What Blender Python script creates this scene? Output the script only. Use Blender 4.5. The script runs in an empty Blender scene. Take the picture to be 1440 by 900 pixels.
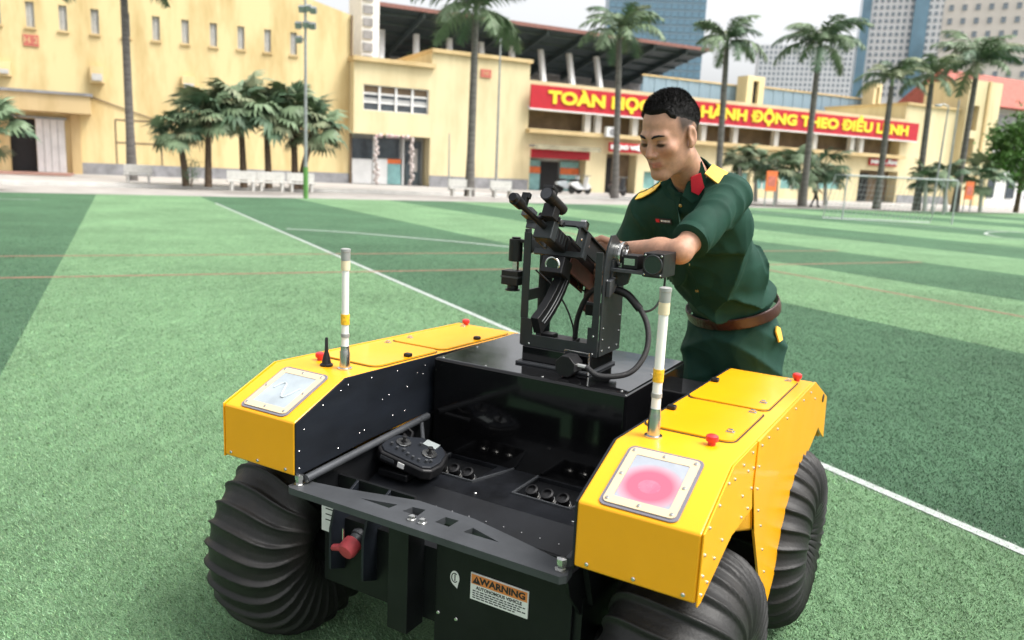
import bpy, bmesh, math, random
import numpy as np
from mathutils import Matrix, Vector
random.seed(7); rng = np.random.default_rng(7)
scene = bpy.context.scene
COL = scene.collection
rad = math.radians

# ------------------------------------------------------------------ camera, sky, sun, exposure
CAM_H, FPX, PITCH, ROLL = 1.42, 1109.0, 0.1908, 0.0484
_fw = np.array([0, math.cos(PITCH), -math.sin(PITCH)]); _up = np.array([0, math.sin(PITCH), math.cos(PITCH)]); _rt = np.array([1.0, 0, 0])
CR = math.cos(ROLL) * _rt + math.sin(ROLL) * _up
CU = -math.sin(ROLL) * _rt + math.cos(ROLL) * _up
cam_data = bpy.data.cameras.new('camera'); cam_data.sensor_width = 36.0; cam_data.lens = 36.0 * FPX / 1440.0
cam_data.clip_start = 0.05; cam_data.clip_end = 3000.0
cam_data.dof.use_dof = True; cam_data.dof.focus_distance = 2.15; cam_data.dof.aperture_fstop = 3.3
cam = bpy.data.objects.new('camera', cam_data); COL.objects.link(cam)
cam.matrix_world = Matrix(((CR[0], CU[0], -_fw[0], 0), (CR[1], CU[1], -_fw[1], 0), (CR[2], CU[2], -_fw[2], CAM_H), (0, 0, 0, 1)))
scene.camera = cam

SUN_EL, SUN_AZ = rad(58), rad(105)          # azimuth from +Y (view direction) clockwise: to the right of the camera
world = bpy.data.worlds.new('World'); scene.world = world; world.use_nodes = True
wn = world.node_tree; bg = wn.nodes['Background']
sky = wn.nodes.new('ShaderNodeTexSky'); sky.sky_type = 'NISHITA'; sky.sun_disc = False
sky.sun_elevation = SUN_EL; sky.sun_rotation = SUN_AZ; sky.dust_density = 5.0; sky.air_density = 1.0; sky.altitude = 20
hs = wn.nodes.new('ShaderNodeHueSaturation'); hs.inputs['Saturation'].default_value = 0.12; hs.inputs['Value'].default_value = 1.12
wn.links.new(sky.outputs[0], hs.inputs['Color']); wn.links.new(hs.outputs[0], bg.inputs['Color']); bg.inputs['Strength'].default_value = 0.12
sd = bpy.data.lights.new('sun', 'SUN'); sd.energy = 1.35; sd.angle = rad(24); sd.color = (1.0, 0.955, 0.89)
sun = bpy.data.objects.new('sun', sd); COL.objects.link(sun)
_s = Vector((math.sin(SUN_AZ) * math.cos(SUN_EL), math.cos(SUN_AZ) * math.cos(SUN_EL), math.sin(SUN_EL)))
sun.rotation_euler = _s.to_track_quat('Z', 'Y').to_euler()
vs = scene.view_settings; vs.view_transform = 'Standard'; vs.look = 'None'; vs.gamma = 1.0; vs.use_curve_mapping = False; vs.exposure = 1.2

# ------------------------------------------------------------------ helpers
def ray(px, py):
    return _fw + CR * (px - 720) / FPX - CU * (py - 450) / FPX
def ground(px, py, z=0.0):
    d = ray(px, py); t = (z - CAM_H) / d[2]; return np.array([0, 0, CAM_H]) + t * d
def at(px, py, Y):
    d = ray(px, py); return np.array([0, 0, CAM_H]) + d * (Y / d[1])

def socket(n, *names):
    for k in names:
        if k in n.inputs: return n.inputs[k]
def mat(name, col, rough=0.6, metal=0.0, var=0.12, scale=6.0, bump=0.0, bscale=60.0, spec=0.5, coat=0.0, detail=5.0, col2=None, thr=(0.35, 0.7), emit=None, trans=0.0, alpha=1.0, sss=0.0, stretch=(1, 1, 1), rvar=0.1, crease=0.0):
    m = bpy.data.materials.new(name); m.use_nodes = True; nt = m.node_tree; b = nt.nodes['Principled BSDF']
    L = nt.links.new
    b.inputs['Roughness'].default_value = rough; b.inputs['Metallic'].default_value = metal
    b.inputs['Specular IOR Level'].default_value = spec; b.inputs['Coat Weight'].default_value = coat; b.inputs['Coat Roughness'].default_value = 0.06
    b.inputs['Transmission Weight'].default_value = trans; b.inputs['Alpha'].default_value = alpha
    if sss: b.inputs['Subsurface Weight'].default_value = sss; b.inputs['Subsurface Radius'].default_value = (0.012, 0.005, 0.003); b.inputs['Subsurface Scale'].default_value = 0.6
    if emit: b.inputs['Emission Color'].default_value = (*emit[0], 1); b.inputs['Emission Strength'].default_value = emit[1]
    tc = nt.nodes.new('ShaderNodeTexCoord'); mp = nt.nodes.new('ShaderNodeMapping'); mp.inputs['Scale'].default_value = stretch
    L(tc.outputs['Object'], mp.inputs['Vector'])
    nz = nt.nodes.new('ShaderNodeTexNoise'); nz.inputs['Scale'].default_value = scale; nz.inputs['Detail'].default_value = detail; nz.inputs['Roughness'].default_value = 0.6
    L(mp.outputs['Vector'], nz.inputs['Vector'])
    rp = nt.nodes.new('ShaderNodeValToRGB'); e = rp.color_ramp.elements
    c2 = col2 if col2 else tuple(min(1, c * (1 + var)) for c in col)
    c1 = col if col2 else tuple(c * (1 - var) for c in col)
    e[0].position = thr[0]; e[0].color = (*c1, 1); e[1].position = thr[1]; e[1].color = (*c2, 1)
    L(nz.outputs['Fac'], rp.inputs['Fac']); L(rp.outputs['Color'], b.inputs['Base Color'])
    if rvar:
        mr = nt.nodes.new('ShaderNodeMapRange'); mr.inputs['To Min'].default_value = max(0.02, rough - rvar); mr.inputs['To Max'].default_value = min(1, rough + rvar)
        n3 = nt.nodes.new('ShaderNodeTexNoise'); n3.inputs['Scale'].default_value = scale * 2.3; n3.inputs['Detail'].default_value = 6
        L(mp.outputs['Vector'], n3.inputs['Vector']); L(n3.outputs['Fac'], mr.inputs['Value']); L(mr.outputs[0], b.inputs['Roughness'])
    if bump:
        n2 = nt.nodes.new('ShaderNodeTexNoise'); n2.inputs['Scale'].default_value = bscale; n2.inputs['Detail'].default_value = 4
        bp = nt.nodes.new('ShaderNodeBump'); bp.inputs['Strength'].default_value = bump; bp.inputs['Distance'].default_value = 0.01
        L(mp.outputs['Vector'], n2.inputs['Vector']); L(n2.outputs['Fac'], bp.inputs['Height']); L(bp.outputs['Normal'], b.inputs['Normal'])
    if crease:
        n4 = nt.nodes.new('ShaderNodeTexNoise'); n4.inputs['Scale'].default_value = 3.6; n4.inputs['Detail'].default_value = 1.0; n4.inputs['Distortion'].default_value = 0.5
        ab_ = nt.nodes.new('ShaderNodeMath'); ab_.operation = 'PINGPONG'; ab_.inputs[1].default_value = 0.13
        bp2 = nt.nodes.new('ShaderNodeBump'); bp2.inputs['Strength'].default_value = crease; bp2.inputs['Distance'].default_value = 0.10
        L(mp.outputs['Vector'], n4.inputs['Vector']); L(n4.outputs['Fac'], ab_.inputs[0]); L(ab_.outputs[0], bp2.inputs['Height'])
        if bump: L(bp.outputs['Normal'], bp2.inputs['Normal'])
        L(bp2.outputs['Normal'], b.inputs['Normal'])
    return m

class MB:
    """collects shapes, built as one mesh object"""
    def __init__(s): s.v = []; s.f = []; s.m = []
    def add(s, vs_, fs, mi=0, M=None):
        o = len(s.v)
        for p in vs_:
            s.v.append(tuple(M @ Vector(p)) if M is not None else tuple(p))
        for f in fs: s.f.append(tuple(o + i for i in f)); s.m.append(mi)
        return s
    def box(s, x0, x1, y0, y1, z0, z1, mi=0, M=None):
        return s.add([(x0, y0, z0), (x1, y0, z0), (x1, y1, z0), (x0, y1, z0), (x0, y0, z1), (x1, y0, z1), (x1, y1, z1), (x0, y1, z1)],
                     [(0, 3, 2, 1), (4, 5, 6, 7), (0, 1, 5, 4), (1, 2, 6, 5), (2, 3, 7, 6), (3, 0, 4, 7)], mi, M)
    def prism(s, poly, axis, a, b, mi=0, M=None):
        """extrude a 2-D polygon along an axis: axis 'x' takes (y,z), 'y' takes (x,z), 'z' takes (x,y)"""
        n = len(poly)
        def P(q, t): return {'x': (t, q[0], q[1]), 'y': (q[0], t, q[1]), 'z': (q[0], q[1], t)}[axis]
        ar = sum(poly[i][0] * poly[(i + 1) % n][1] - poly[(i + 1) % n][0] * poly[i][1] for i in range(n))
        if (ar < 0) != (axis == 'y'): poly = poly[::-1]
        if a > b: a, b = b, a
        vv = [P(q, a) for q in poly] + [P(q, b) for q in poly]
        ff = [tuple(range(n))[::-1], tuple(range(n, 2 * n))] + [(i, (i + 1) % n, n + (i + 1) % n, n + i) for i in range(n)]
        return s.add(vv, ff, mi, M)
    def tube(s, pts, r, n=10, mi=0, cap=True, M=None):
        pts = [Vector(p) for p in pts]; k = len(pts); rs = r if isinstance(r, (list, tuple)) else [r] * k
        vv = []; ff = []; prev = None
        for i, p in enumerate(pts):
            t = (pts[min(i + 1, k - 1)] - pts[max(i - 1, 0)])
            t = t.normalized() if t.length > 1e-9 else Vector((0, 0, 1))
            if prev is None:
                u = t.orthogonal().normalized()
            else:
                u = (prev - t * prev.dot(t)); u = u.normalized() if u.length > 1e-6 else t.orthogonal().normalized()
            prev = u; w = t.cross(u)
            for j in range(n):
                a = 2 * math.pi * j / n; vv.append(p + (u * math.cos(a) + w * math.sin(a)) * rs[i])
        for i in range(k - 1):
            for j in range(n):
                a = i * n + j; b = i * n + (j + 1) % n; ff.append((a, b, b + n, a + n))
        if cap: ff.append(tuple(range(n))[::-1]); ff.append(tuple(range((k - 1) * n, k * n)))
        return s.add(vv, ff, mi, M)
    def cyl(s, p, q, r, n=14, mi=0, r2=None, M=None):
        return s.tube([p, q], [r, r if r2 is None else r2], n, mi, True, M)
    def lathe(s, prof, n=24, mi=0, M=None):
        """prof: (r,z) list around z"""
        k = len(prof); vv = []; ff = []
        for r_, z in prof:
            for j in range(n):
                a = 2 * math.pi * j / n; vv.append((r_ * math.cos(a), r_ * math.sin(a), z))
        for i in range(k - 1):
            for j in range(n):
                a = i * n + j; b = i * n + (j + 1) % n; ff.append((a, b, b + n, a + n))
        ff.append(tuple(range(n))[::-1]); ff.append(tuple(range((k - 1) * n, k * n)))
        return s.add(vv, ff, mi, M)
    def ball(s, c, r, n=12, mi=0, M=None):
        rr = r if isinstance(r, (tuple, list)) else (r, r, r)
        prof = [(math.sin(math.pi * i / n), -math.cos(math.pi * i / n)) for i in range(n + 1)]
        prof[0] = (0.02, -1); prof[-1] = (0.02, 1)
        MM = Matrix.Translation(c) @ Matrix.Diagonal((rr[0], rr[1], rr[2], 1))
        return s.lathe(prof, n * 2, mi, (M @ MM) if M is not None else MM)
    def build(s, name, mats, parent=None, org=(0, 0, 0), smooth=30, bevel=0, seg=2):
        me = bpy.data.meshes.new(name); ox, oy, oz = org
        me.from_pydata([(x - ox, y - oy, z - oz) for x, y, z in s.v], [], s.f)
        mats = mats if isinstance(mats, (list, tuple)) else [mats]
        for m in mats: me.materials.append(m)
        if len(mats) > 1: me.polygons.foreach_set('material_index', s.m)
        if smooth: me.shade_smooth(); me.set_sharp_from_angle(angle=rad(smooth))
        me.update()
        return link(name, me, parent, bevel, seg)
def link(name, me, parent=None, bevel=0, seg=2):
    o = bpy.data.objects.new(name, me); COL.objects.link(o); o.parent = parent
    if bevel:
        md = o.modifiers.new('bevel', 'BEVEL'); md.width = bevel; md.segments = seg; md.limit_method = 'ANGLE'; md.angle_limit = rad(35); md.harden_normals = True
    return o
def empty(name, loc=(0, 0, 0), rz=0.0):
    o = bpy.data.objects.new(name, None); o.empty_display_size = 0.1; COL.objects.link(o); o.location = loc; o.rotation_euler = (0, 0, rz); return o
def tag(o, label=None, cat=None, group=None, kind=None):
    if label: o['label'] = label
    if cat: o['category'] = cat
    if group: o['group'] = group
    if kind: o['kind'] = kind
    return o
def copy_tree(o, parent=None):
    c = o.copy(); COL.objects.link(c); c.parent = parent
    for ch in o.children: copy_tree(ch, c)
    return c
def flat(splines, thick):
    """flat plate with holes from closed 2-D outlines; returns mesh lying in z 0..thick"""
    cu = bpy.data.curves.new('c', 'CURVE'); cu.dimensions = '2D'; cu.fill_mode = 'BOTH'; cu.extrude = thick / 2
    for sp in splines:
        q = cu.splines.new('POLY'); q.points.add(len(sp) - 1); q.use_cyclic_u = True
        for i, p in enumerate(sp): q.points[i].co = (p[0], p[1], thick / 2, 1)
    o = bpy.data.objects.new('c', cu); me = bpy.data.meshes.new_from_object(o); bpy.data.objects.remove(o); bpy.data.curves.remove(cu)
    return me
def rrect(x0, x1, y0, y1, r, n=5):
    out = []
    for cx, cy, a0 in ((x1 - r, y1 - r, 0), (x0 + r, y1 - r, 90), (x0 + r, y0 + r, 180), (x1 - r, y0 + r, 270)):
        for i in range(n + 1):
            a = rad(a0 + 90 * i / n); out.append((cx + r * math.cos(a), cy + r * math.sin(a)))
    return out
def text_mesh(body, size, thick, offset=0.0, align='CENTER', sx=1.0, fat=0.0):
    cu = bpy.data.curves.new('t', 'FONT'); cu.body = body; cu.size = size; cu.extrude = thick / 2; cu.offset = offset; cu.align_x = align; cu.align_y = 'CENTER'; cu.resolution_u = 3; cu.bevel_depth = fat; cu.bevel_resolution = 0
    o = bpy.data.objects.new('t', cu); me = bpy.data.meshes.new_from_object(o); bpy.data.objects.remove(o); bpy.data.curves.remove(cu)
    if sx != 1.0: me.transform(Matrix.Diagonal((sx, 1, 1, 1)))
    return me
def part_mesh(name, me, material, parent, M=None, bevel=0):
    if M is not None: me.transform(M)
    me.materials.clear(); me.materials.append(material); me.name = name
    return link(name, me, parent, bevel)

# ------------------------------------------------------------------ materials
YEL = mat('yellow_paint', (0.87, 0.385, 0.002), 0.33, var=0.05, scale=3, coat=0.18, bump=0.02, bscale=90, rvar=0.08)
BLK_GLOSS = mat('black_gloss_paint', (0.004, 0.004, 0.0045), 0.10, var=0.2, coat=0.3, bump=0.05, bscale=9, rvar=0.05, spec=0.4)
BLK_SATIN = mat('black_satin_metal', (0.006, 0.0065, 0.0075), 0.42, spec=0.3, var=0.3, scale=9, bump=0.03, bscale=200)
BLUE_BLK = mat('blue_black_plate', (0.009, 0.0115, 0.0165), 0.5, spec=0.35, var=0.3, scale=4, stretch=(1, 1, 3), bump=0.02)
DECK = mat('dusty_dark_deck', (0.009, 0.010, 0.0125), 0.38, spec=0.4, var=0.5, scale=7, bump=0.05, bscale=50, rvar=0.16)
GREY_PL = mat('grey_plate', (0.054, 0.058, 0.064), 0.5, metal=0.2, var=0.2, scale=8, bump=0.03)
GUNGREY = mat('grey_anodised', (0.026, 0.031, 0.033), 0.42, metal=0.2, var=0.15, scale=10)
CHROME = mat('bright_steel', (0.62, 0.62, 0.60), 0.22, metal=1.0, var=0.1, scale=20)
RUB = mat('tyre_rubber', (0.0080, 0.0078, 0.0075), 0.55, col2=(0.022, 0.019, 0.016), thr=(.52, .85), scale=9, bump=0.10, bscale=140, spec=0.45, rvar=0.12)
BLKPLA = mat('black_plastic', (0.007, 0.007, 0.008), 0.45, var=0.2, scale=20, bump=0.02, bscale=300, spec=0.4)
RED = mat('red_plastic', (0.62, 0.02, 0.025), 0.35, var=0.08, scale=20, coat=0.3)
DRED = mat('faded_red_rubber', (0.42, 0.05, 0.06), 0.6, var=0.2, scale=40)
WHITE_PL = mat('white_tube', (0.80, 0.80, 0.76), 0.4, var=0.04, scale=12)
STEEL0 = mat('satin_cap', (0.36, 0.36, 0.35), 0.4, metal=0.3, var=0.1)
CREAM = mat('cream_gasket', (0.60, 0.47, 0.31), 0.6, var=0.05)
CLEARF = mat('clear_acrylic_frame', (0.17, 0.165, 0.20), 0.15, var=0.08, spec=0.4, coat=0.3)
PANE_B = mat('pale_blue_lamp_pane', (0.36, 0.41, 0.44), 0.15, var=0.16, scale=8, coat=0.6)
PANE_R = mat('rosy_lamp_pane', (0.34, 0.37, 0.42), 0.15, var=0.12, scale=8, coat=0.6)
REFLECT = mat('pale_reflection', (.50, .55, .57), .3, var=.1, scale=40)  # pale colour for the reflection modelled on the left lamp pane
def rosy(m, c, r):
    nt = m.node_tree; b = nt.nodes['Principled BSDF']; L = nt.links.new; src = b.inputs['Base Color'].links[0].from_socket
    tc = nt.nodes.new('ShaderNodeTexCoord'); mp = nt.nodes.new('ShaderNodeMapping'); mp.vector_type = 'TEXTURE'; mp.inputs['Location'].default_value = c; mp.inputs['Scale'].default_value = r
    g = nt.nodes.new('ShaderNodeTexGradient'); g.gradient_type = 'SPHERICAL'; rp = nt.nodes.new('ShaderNodeValToRGB'); rp.color_ramp.elements[0].position = .05; rp.color_ramp.elements[1].position = .42
    mx = nt.nodes.new('ShaderNodeMix'); mx.data_type = 'RGBA'; mx.inputs[7].default_value = (.60, .10, .16, 1)
    L(tc.outputs['Object'], mp.inputs[0]); L(mp.outputs[0], g.inputs[0]); L(g.outputs['Fac'], rp.inputs[0]); L(rp.outputs[0], mx.inputs[0]); L(src, mx.inputs[6]); L(mx.outputs[2], b.inputs['Base Color'])
PINK = mat('pink_lamp_lens', (0.62, 0.11, 0.18), 0.25, col2=(0.60, 0.17, 0.24), thr=(.42, .68), scale=26, coat=0.6)
TAPE = mat('masking_tape', (0.72, 0.62, 0.42), 0.7, var=0.1, scale=30)
STICK = mat('yellow_sticker', (0.80, 0.45, 0.02), 0.5, var=0.3, scale=120)
PAPER = mat('white_label', (0.78, 0.78, 0.76), 0.6, var=0.05, scale=30)
ORANGE = mat('orange_label', (0.72, 0.24, 0.06), 0.55, var=0.06)
INK = mat('black_ink', (0.02, 0.02, 0.02), 0.6, var=0.0, rvar=0)
MAROON = mat('maroon_handguard', (0.085, 0.03, 0.022), 0.45, var=0.2, scale=25)
BRAID = mat('braided_cable', (0.014, 0.014, 0.015), 0.55, var=0.4, scale=200, bump=0.4, bscale=500)
LENS = mat('lens_glass', (0.01, 0.012, 0.016), 0.05, var=0, coat=1.0, rvar=0)
SCREEN = mat('grey_lcd', (0.30, 0.33, 0.33), 0.25, var=0.05)

rosy(PANE_R, (.5365, .078, .776), (.080, .070, .070))
# ------------------------------------------------------------------ the vehicle (local: x right, y away from its front, z up)
VX, VY, VYAW = -0.1992, 1.7576, 0.5204
def v2w(p):
    c_, s_ = math.cos(VYAW), math.sin(VYAW)
    return (VX + c_ * p[0] + s_ * p[1], VY - s_ * p[0] + c_ * p[1], p[2])
veh = empty('robot_vehicle', (VX, VY, 0), -VYAW)
tag(veh, 'yellow and black four wheeled unmanned robot vehicle with knobbly balloon tyres on turf', 'robot')
A_, B_ = 0.409, 0.680
def screw_mesh():
    m = MB(); m.lathe([(0.0042, -0.002), (0.0042, 0.0012), (0.0030, 0.0026), (0.0012, 0.0028)], 8); return m
SCREW = None
def screw(p, nrm, parent, sc=1.0):
    global SCREW
    if SCREW is None:
        o = screw_mesh().build('screw', CHROME, parent); SCREW = o.data
    else: o = link('screw', SCREW, parent)
    o.location = p; o.rotation_euler = Vector(nrm).to_track_quat('Z', 'Y').to_euler(); o.scale = (sc, sc, sc); return o
SL = math.atan2(0.084, 0.19)                      # slope of the lamp face
for s in (-1, 1):
    # housing: front nose, sloped lamp face, long top, rear fender dropping to the back
    prof = [(0, .592), (0, .74), (.19, .824), (1.165, .797), (1.44, .69), (1.475, .53), (1.462, .53), (1.40, .60), (1.16, .625), (.80, .60), (.42, .61), (.225, .64), (.02, .592)]
    pod = MB().prism(prof, 'x', s * A_, s * (B_ - .004)).build('side_housing', YEL, veh, bevel=0.006, seg=3)
    # outer skin with the tongue that drops between the wheels
    skf = [(0, .588), (0, .742), (.188, .8245), (.392, .819), (.392, .70), (.440, .585), (.452, .575), (.452, .645), (.228, .648), (.022, .588)]
    skr = [(.396, .819), (1.165, .798), (1.46, .683), (1.50, .52), (1.385, .575), (1.345, .60), (1.05, .53), (.735, .215), (.700, .225), (.462, .56), (.396, .70)]
    MB().prism(skf, 'x', s * (B_ - .003), s * (B_ + .001)).build('front_skin', YEL, pod, bevel=0.001)
    MB().prism(skr, 'x', s * (B_ - .003), s * (B_ + .004)).build('rear_skin', YEL, pod, bevel=0.001)
    # black plate on the inner flank
    inn = MB().prism([(.002, .597), (.002, .738), (.191, .822), (1.165, .795), (1.165, .50), (.60, .50), (.56, .625), (.30, .615), (.0, .592)], 'x', s * (A_ - .005), s * A_).build('inner_plate', BLUE_BLK, veh)
    for (y, z) in [(.012, .612), (.012, .66), (.03, .715), (.10, .765), (.17, .79), (.20, .80), (.30, .80), (.42, .796), (.56, .787), (.52, .77), (.55, .76), (.16, .625), (.25, .645), (.27, .648), (.38, .73), (.35, .722), (.47, .735), (.40, .66), (.46, .66), (.62, .775), (.62, .72)]:
        screw((s * (A_ - .006), y, z), (-s, 0, 0), inn, 0.5)
    for (y, z) in [(.012, .61), (.012, .65), (.012, .695), (.03, .745), (.09, .77), (.15, .797), (.05, .62), (.09, .655), (.14, .675), (.30, .665), (.36, .665), (.20, .79), (.27, .80), (.35, .805), (.375, .76), (.375, .71), (.29, .72), (.32, .77)]:
        screw((s * (B_ + .002), y, z), (s, 0, 0), pod, 0.85)
    for (y, z) in [(.43, .80), (.50, .80), (.60, .795), (.72, .793), (.84, .79), (.96, .786), (1.08, .783), (.42, .75), (.43, .69), (.47, .62), (.52, .56), (.58, .47), (.64, .38), (.70, .28), (1.18, .74)]:
        screw((s * (B_ + .005), y, z), (s, 0, 0), pod, 0.85)
    for x in (.44, .545, .65): screw((s * x, -.001, .606), (0, -1, 0), pod, 1.1)
    MB().cyl((s * (B_ + .003), 1.36, .70), (s * (B_ + .007), 1.36, .70), .014, 16).build('side_hole', INK, pod)
    # two lids with latches, each with a dark seam under it
    tz = lambda y: .824 - .0277 * (y - .19) + 0.0
    for k, (y0, y1) in enumerate(((.335, .660), (.678, 1.12))):
        me = flat([rrect(.418, .638, y0, y1, .03)], .004)
        T = Matrix.Translation((0, 0, tz(0) + .0012)) @ Matrix(((s, 0, 0, 0), (0, 1, 0, 0), (0, -.0277, 1, 0), (0, 0, 0, 1)))
        if s < 0: me.flip_normals()
        lid = part_mesh('lid', me, YEL, pod, T, .0012)
        sm = part_mesh('lid_seam', flat([rrect(.414, .642, y0 - .004, y1 + .003, .032)], .0012), INK, lid, Matrix.Translation((0, 0, tz(0) + .0002)) @ Matrix(((s, 0, 0, 0), (0, 1, 0, 0), (0, -.0277, 1, 0), (0, 0, 0, 1))))
        for y in (y0 + .075, y1 - .03):
            z = tz(y) + .005
            MB().box(s * .612 - .010, s * .612 + .010, y - .008, y + .008, z, z + .003).box(s * .612 - .006, s * .612 + .006, y - .005, y + .005, z + .003, z + .008).build('latch', CHROME, lid, bevel=.001)
        y = (y0 + y1) / 2 + .01; z = tz(y) + .005
        MB().box(s * .432 - .011, s * .432 + .011, y - .010, y + .010, z, z + .012).build('lid_hinge', BLKPLA, lid, bevel=.003)
    # red push knobs front and rear
    for y in (.295, 1.135):
        z = tz(y) + (.001 if y < .3 else .002); x = s * (.60 if y < .5 else .63)
        bt = MB().lathe([(.009, 0), (.009, .008), (.0135, .009), (.015, .014), (.014, .021), (.009, .024), (.002, .0245)], 18, M=Matrix.Translation((x, y, z))).build('red_button', RED, pod, smooth=40)
    # mast antenna tube
    mx, my = s * .472, .262; z0 = tz(my)
    mast = MB().cyl((mx, my, z0 + .045), (mx, my, 1.148), .0102 if s < 0 else .0110, 18).build('mast_tube', WHITE_PL, veh)
    MB().lathe([(.021, 0), (.021, .005), (.015, .006), (.0145, .05), (.013, .056), (.0125, .07)], 20, M=Matrix.Translation((mx, my, z0))).build('mast_socket', CHROME, mast, smooth=40)
    MB().lathe([(.0128, 1.140), (.0132, 1.163), (.0142, 1.164), (.0142, 1.172), (.010, 1.174)], 18, M=Matrix.Translation((mx, my, 0))).build('mast_cap', STEEL0, mast)
    MB().cyl((mx, my, 1.112), (mx, my, 1.139), .0128, 18).build('tape_band', TAPE, mast)
    MB().cyl((mx, my, .955), (mx, my, .985), .0126, 18).build('sticker', STICK, mast)
    MB().cyl((mx, my, .918), (mx, my, .928), .0125, 18).build('clip_band', STEEL0, mast)
    # lamp panel on the sloped face: built flat, then laid on the slope
    R = Matrix.Translation((s * .5365, 0, .74)) @ Matrix.Rotation(SL, 4, 'X')
    o1, o2 = rrect(-.086, .086, .008, .196, .016), rrect(-.079, .079, .015, .189, .012)
    win = rrect(-.061, .061, .036, .168, .004)
    lamp = part_mesh('lamp_panel', flat([o1], .003), CLEARF, veh, R @ Matrix.Translation((0, 0, .0008)), .001)
    part_mesh('gasket', flat([o2, win], .0022), CREAM, lamp, R @ Matrix.Translation((0, 0, .0042)))
    part_mesh('pane', flat([rrect(-.0605, .0605, .0365, .1675, .003)], .001), PANE_R if s > 0 else PANE_B, lamp, R @ Matrix.Translation((0, 0, .0043)))
    if s > 0:
        MB().ball((.0, .084, .0046), (.030, .024, .0012), 14, M=R).build('lens', PINK, lamp, smooth=60)
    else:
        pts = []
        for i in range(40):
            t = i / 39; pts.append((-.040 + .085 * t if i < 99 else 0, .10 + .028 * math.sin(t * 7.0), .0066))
        MB().tube(pts, .0022, 8, M=R).build('pane_reflection', REFLECT, lamp, smooth=60)  # raised pale S-curve stands in for a reflection in the pane
    for (x, y) in [(-.070, .025), (0, .025), (.070, .025), (-.070, .102), (.070, .102), (-.070, .179), (0, .179), (.070, .179)]:
        p = R @ Vector((x, y, .0066)); n = (R.to_3x3() @ Vector((0, 0, 1))); screw(p, n, lamp, 1.05)
    # tube along the foot of the inner plate
    MB().cyl((s * (A_ - .022), .02, .585), (s * (A_ - .022), .56, .622), .011, 14).build('edge_tube', GREY_PL, veh)
# stub antenna on the left housing
MB().lathe([(.019, .822), (.019, .828), (.014, .831), (.0085, .858), (.0055, .866), (.0045, .905), (.003, .908)], 18, M=Matrix.Translation((-.537, .255, 0))).build('stub_antenna', BLKPLA, veh, smooth=40)

# centre box, front deck, chassis
cbox = MB().box(-.388, .276, .585, 1.10, .40, .812).build('centre_box', BLK_GLOSS, veh, bevel=.010, seg=3)
MB().box(-.395, .395, 1.10, 1.30, .30, .70).build('rear_panel', BLK_SATIN, veh, bevel=.008)
for (x, y) in [(-.36, .60), (-.2, .60), (.0, .60), (.25, .61), (.25, .85), (-.36, .8)]:
    screw((x, y, .812), (0, 0, 1), cbox, 0.9)
# deck plate with two pockets
px_ = [(-.30, -.125), (.02, .195)]
deck = MB()
def dz(y): return .505 - .03 * max(0, (.36 - y)) / .2
xs = [-.40, px_[0][0], px_[0][1], px_[1][0], px_[1][1], .40]
for i in range(5):
    hole = i in (1, 3)
    x0, x1 = xs[i], xs[i + 1]
    if not hole: deck.box(x0, x1, .335, .60, .485, .507)
    else:
        deck.box(x0, x1, .335, .425, .485, .507); deck.box(x0, x1, .575, .60, .485, .507)
deck.prism([(.335, .485), (.335, .507), (.20, .455), (.195, .43)], 'x', -.40, .40)
dk = deck.build('front_deck', DECK, veh)
MB().box(-.395, .395, .10, .59, .26, .462).build('chassis_tub', BLK_SATIN, veh)
for (x0, x1) in px_:
    MB().prism([(x0 - .006, .419), (x1 + .006, .419), (x1 + .055, .583), (x1 + .049, .583), (x1, .425), (x0, .425), (x0, .575), (x0 - .006, .575)], 'z', .500, .5125).build('pocket_rim', GREY_PL, dk)
    MB().prism([(.427, .463), (.427, .47), (.52, .495), (.575, .495), (.575, .463)], 'x', x0, x1).build('connector_panel', BLK_SATIN, dk)
    for k in range(3):
        x = x0 + .04 + k * .05
        T = Matrix.Translation((x, .475, .484)) @ Matrix.Rotation(rad(28), 4, 'X')
        cn = MB().lathe([(.021, 0), (.021, .008), (.017, .010), (.017, .030), (.0185, .031), (.0185, .042), (.013, .044), (.012, .036), (.002, .036)], 20, M=T).build('connector', BLKPLA, dk, smooth=35)
        MB().lathe([(.0182, .012), (.0190, .014), (.0182, .016)], 20, M=T).build('connector_ring', CHROME, cn)
for (x, y) in [(-.07, .36), (.24, .36), (-.33, .37), (.35, .40)]: screw((x, y, .508), (0, 0, 1), dk, 1.3)
for i in range(14): screw((-.36 + i * .055, .27, .482), (0, -.35, 1), dk, 0.6)
# front bumper plate with cut-outs
out = [(-.405, -.022), (.388, -.022), (.400, -.008), (.395, .030), (.372, .042), (.225, .078), (.09, .108), (-.085, .114), (-.285, .060), (-.395, .040), (-.418, .020), (-.418, -.012)]
holes = [[(-.214, .037), (-.113, .062), (-.118, .034)], [(-.080, .039), (-.074, .073), (-.038, .079), (-.033, .040)], [(.021, .037), (.026, .075), (.064, .077), (.063, .036)], [(.106, .034), (.112, .065), (.203, .038)]]
bump = part_mesh('bumper_plate', flat([out] + holes, .018), GREY_PL, veh, Matrix.Translation((0, 0, .552)), .0015)
for x in (-.398, .378):
    T = Matrix.Translation((x, .008, .570))
    MB().lathe([(.016, 0), (.016, .003), (.010, .004), (.010, .014), (.012, .015), (.012, .027), (.003, .029)], 6, M=T).build('corner_bolt', CHROME, bump, smooth=0)
for x in (-.032, .0):
    MB().lathe([(.012, .570), (.012, .573), (.008, .574), (.008, .582), (.002, .584)], 12, M=Matrix.Translation((x, .014, 0))).build('centre_bolt', CHROME, bump)
for s in (1,):
    MB().prism([(.01, .552), (.10, .552), (.20, .46), (.20, .40), (.10, .42), (.03, .50)], 'x', s * .385, s * .393).build('bumper_bracket', BLK_SATIN, veh)
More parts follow.
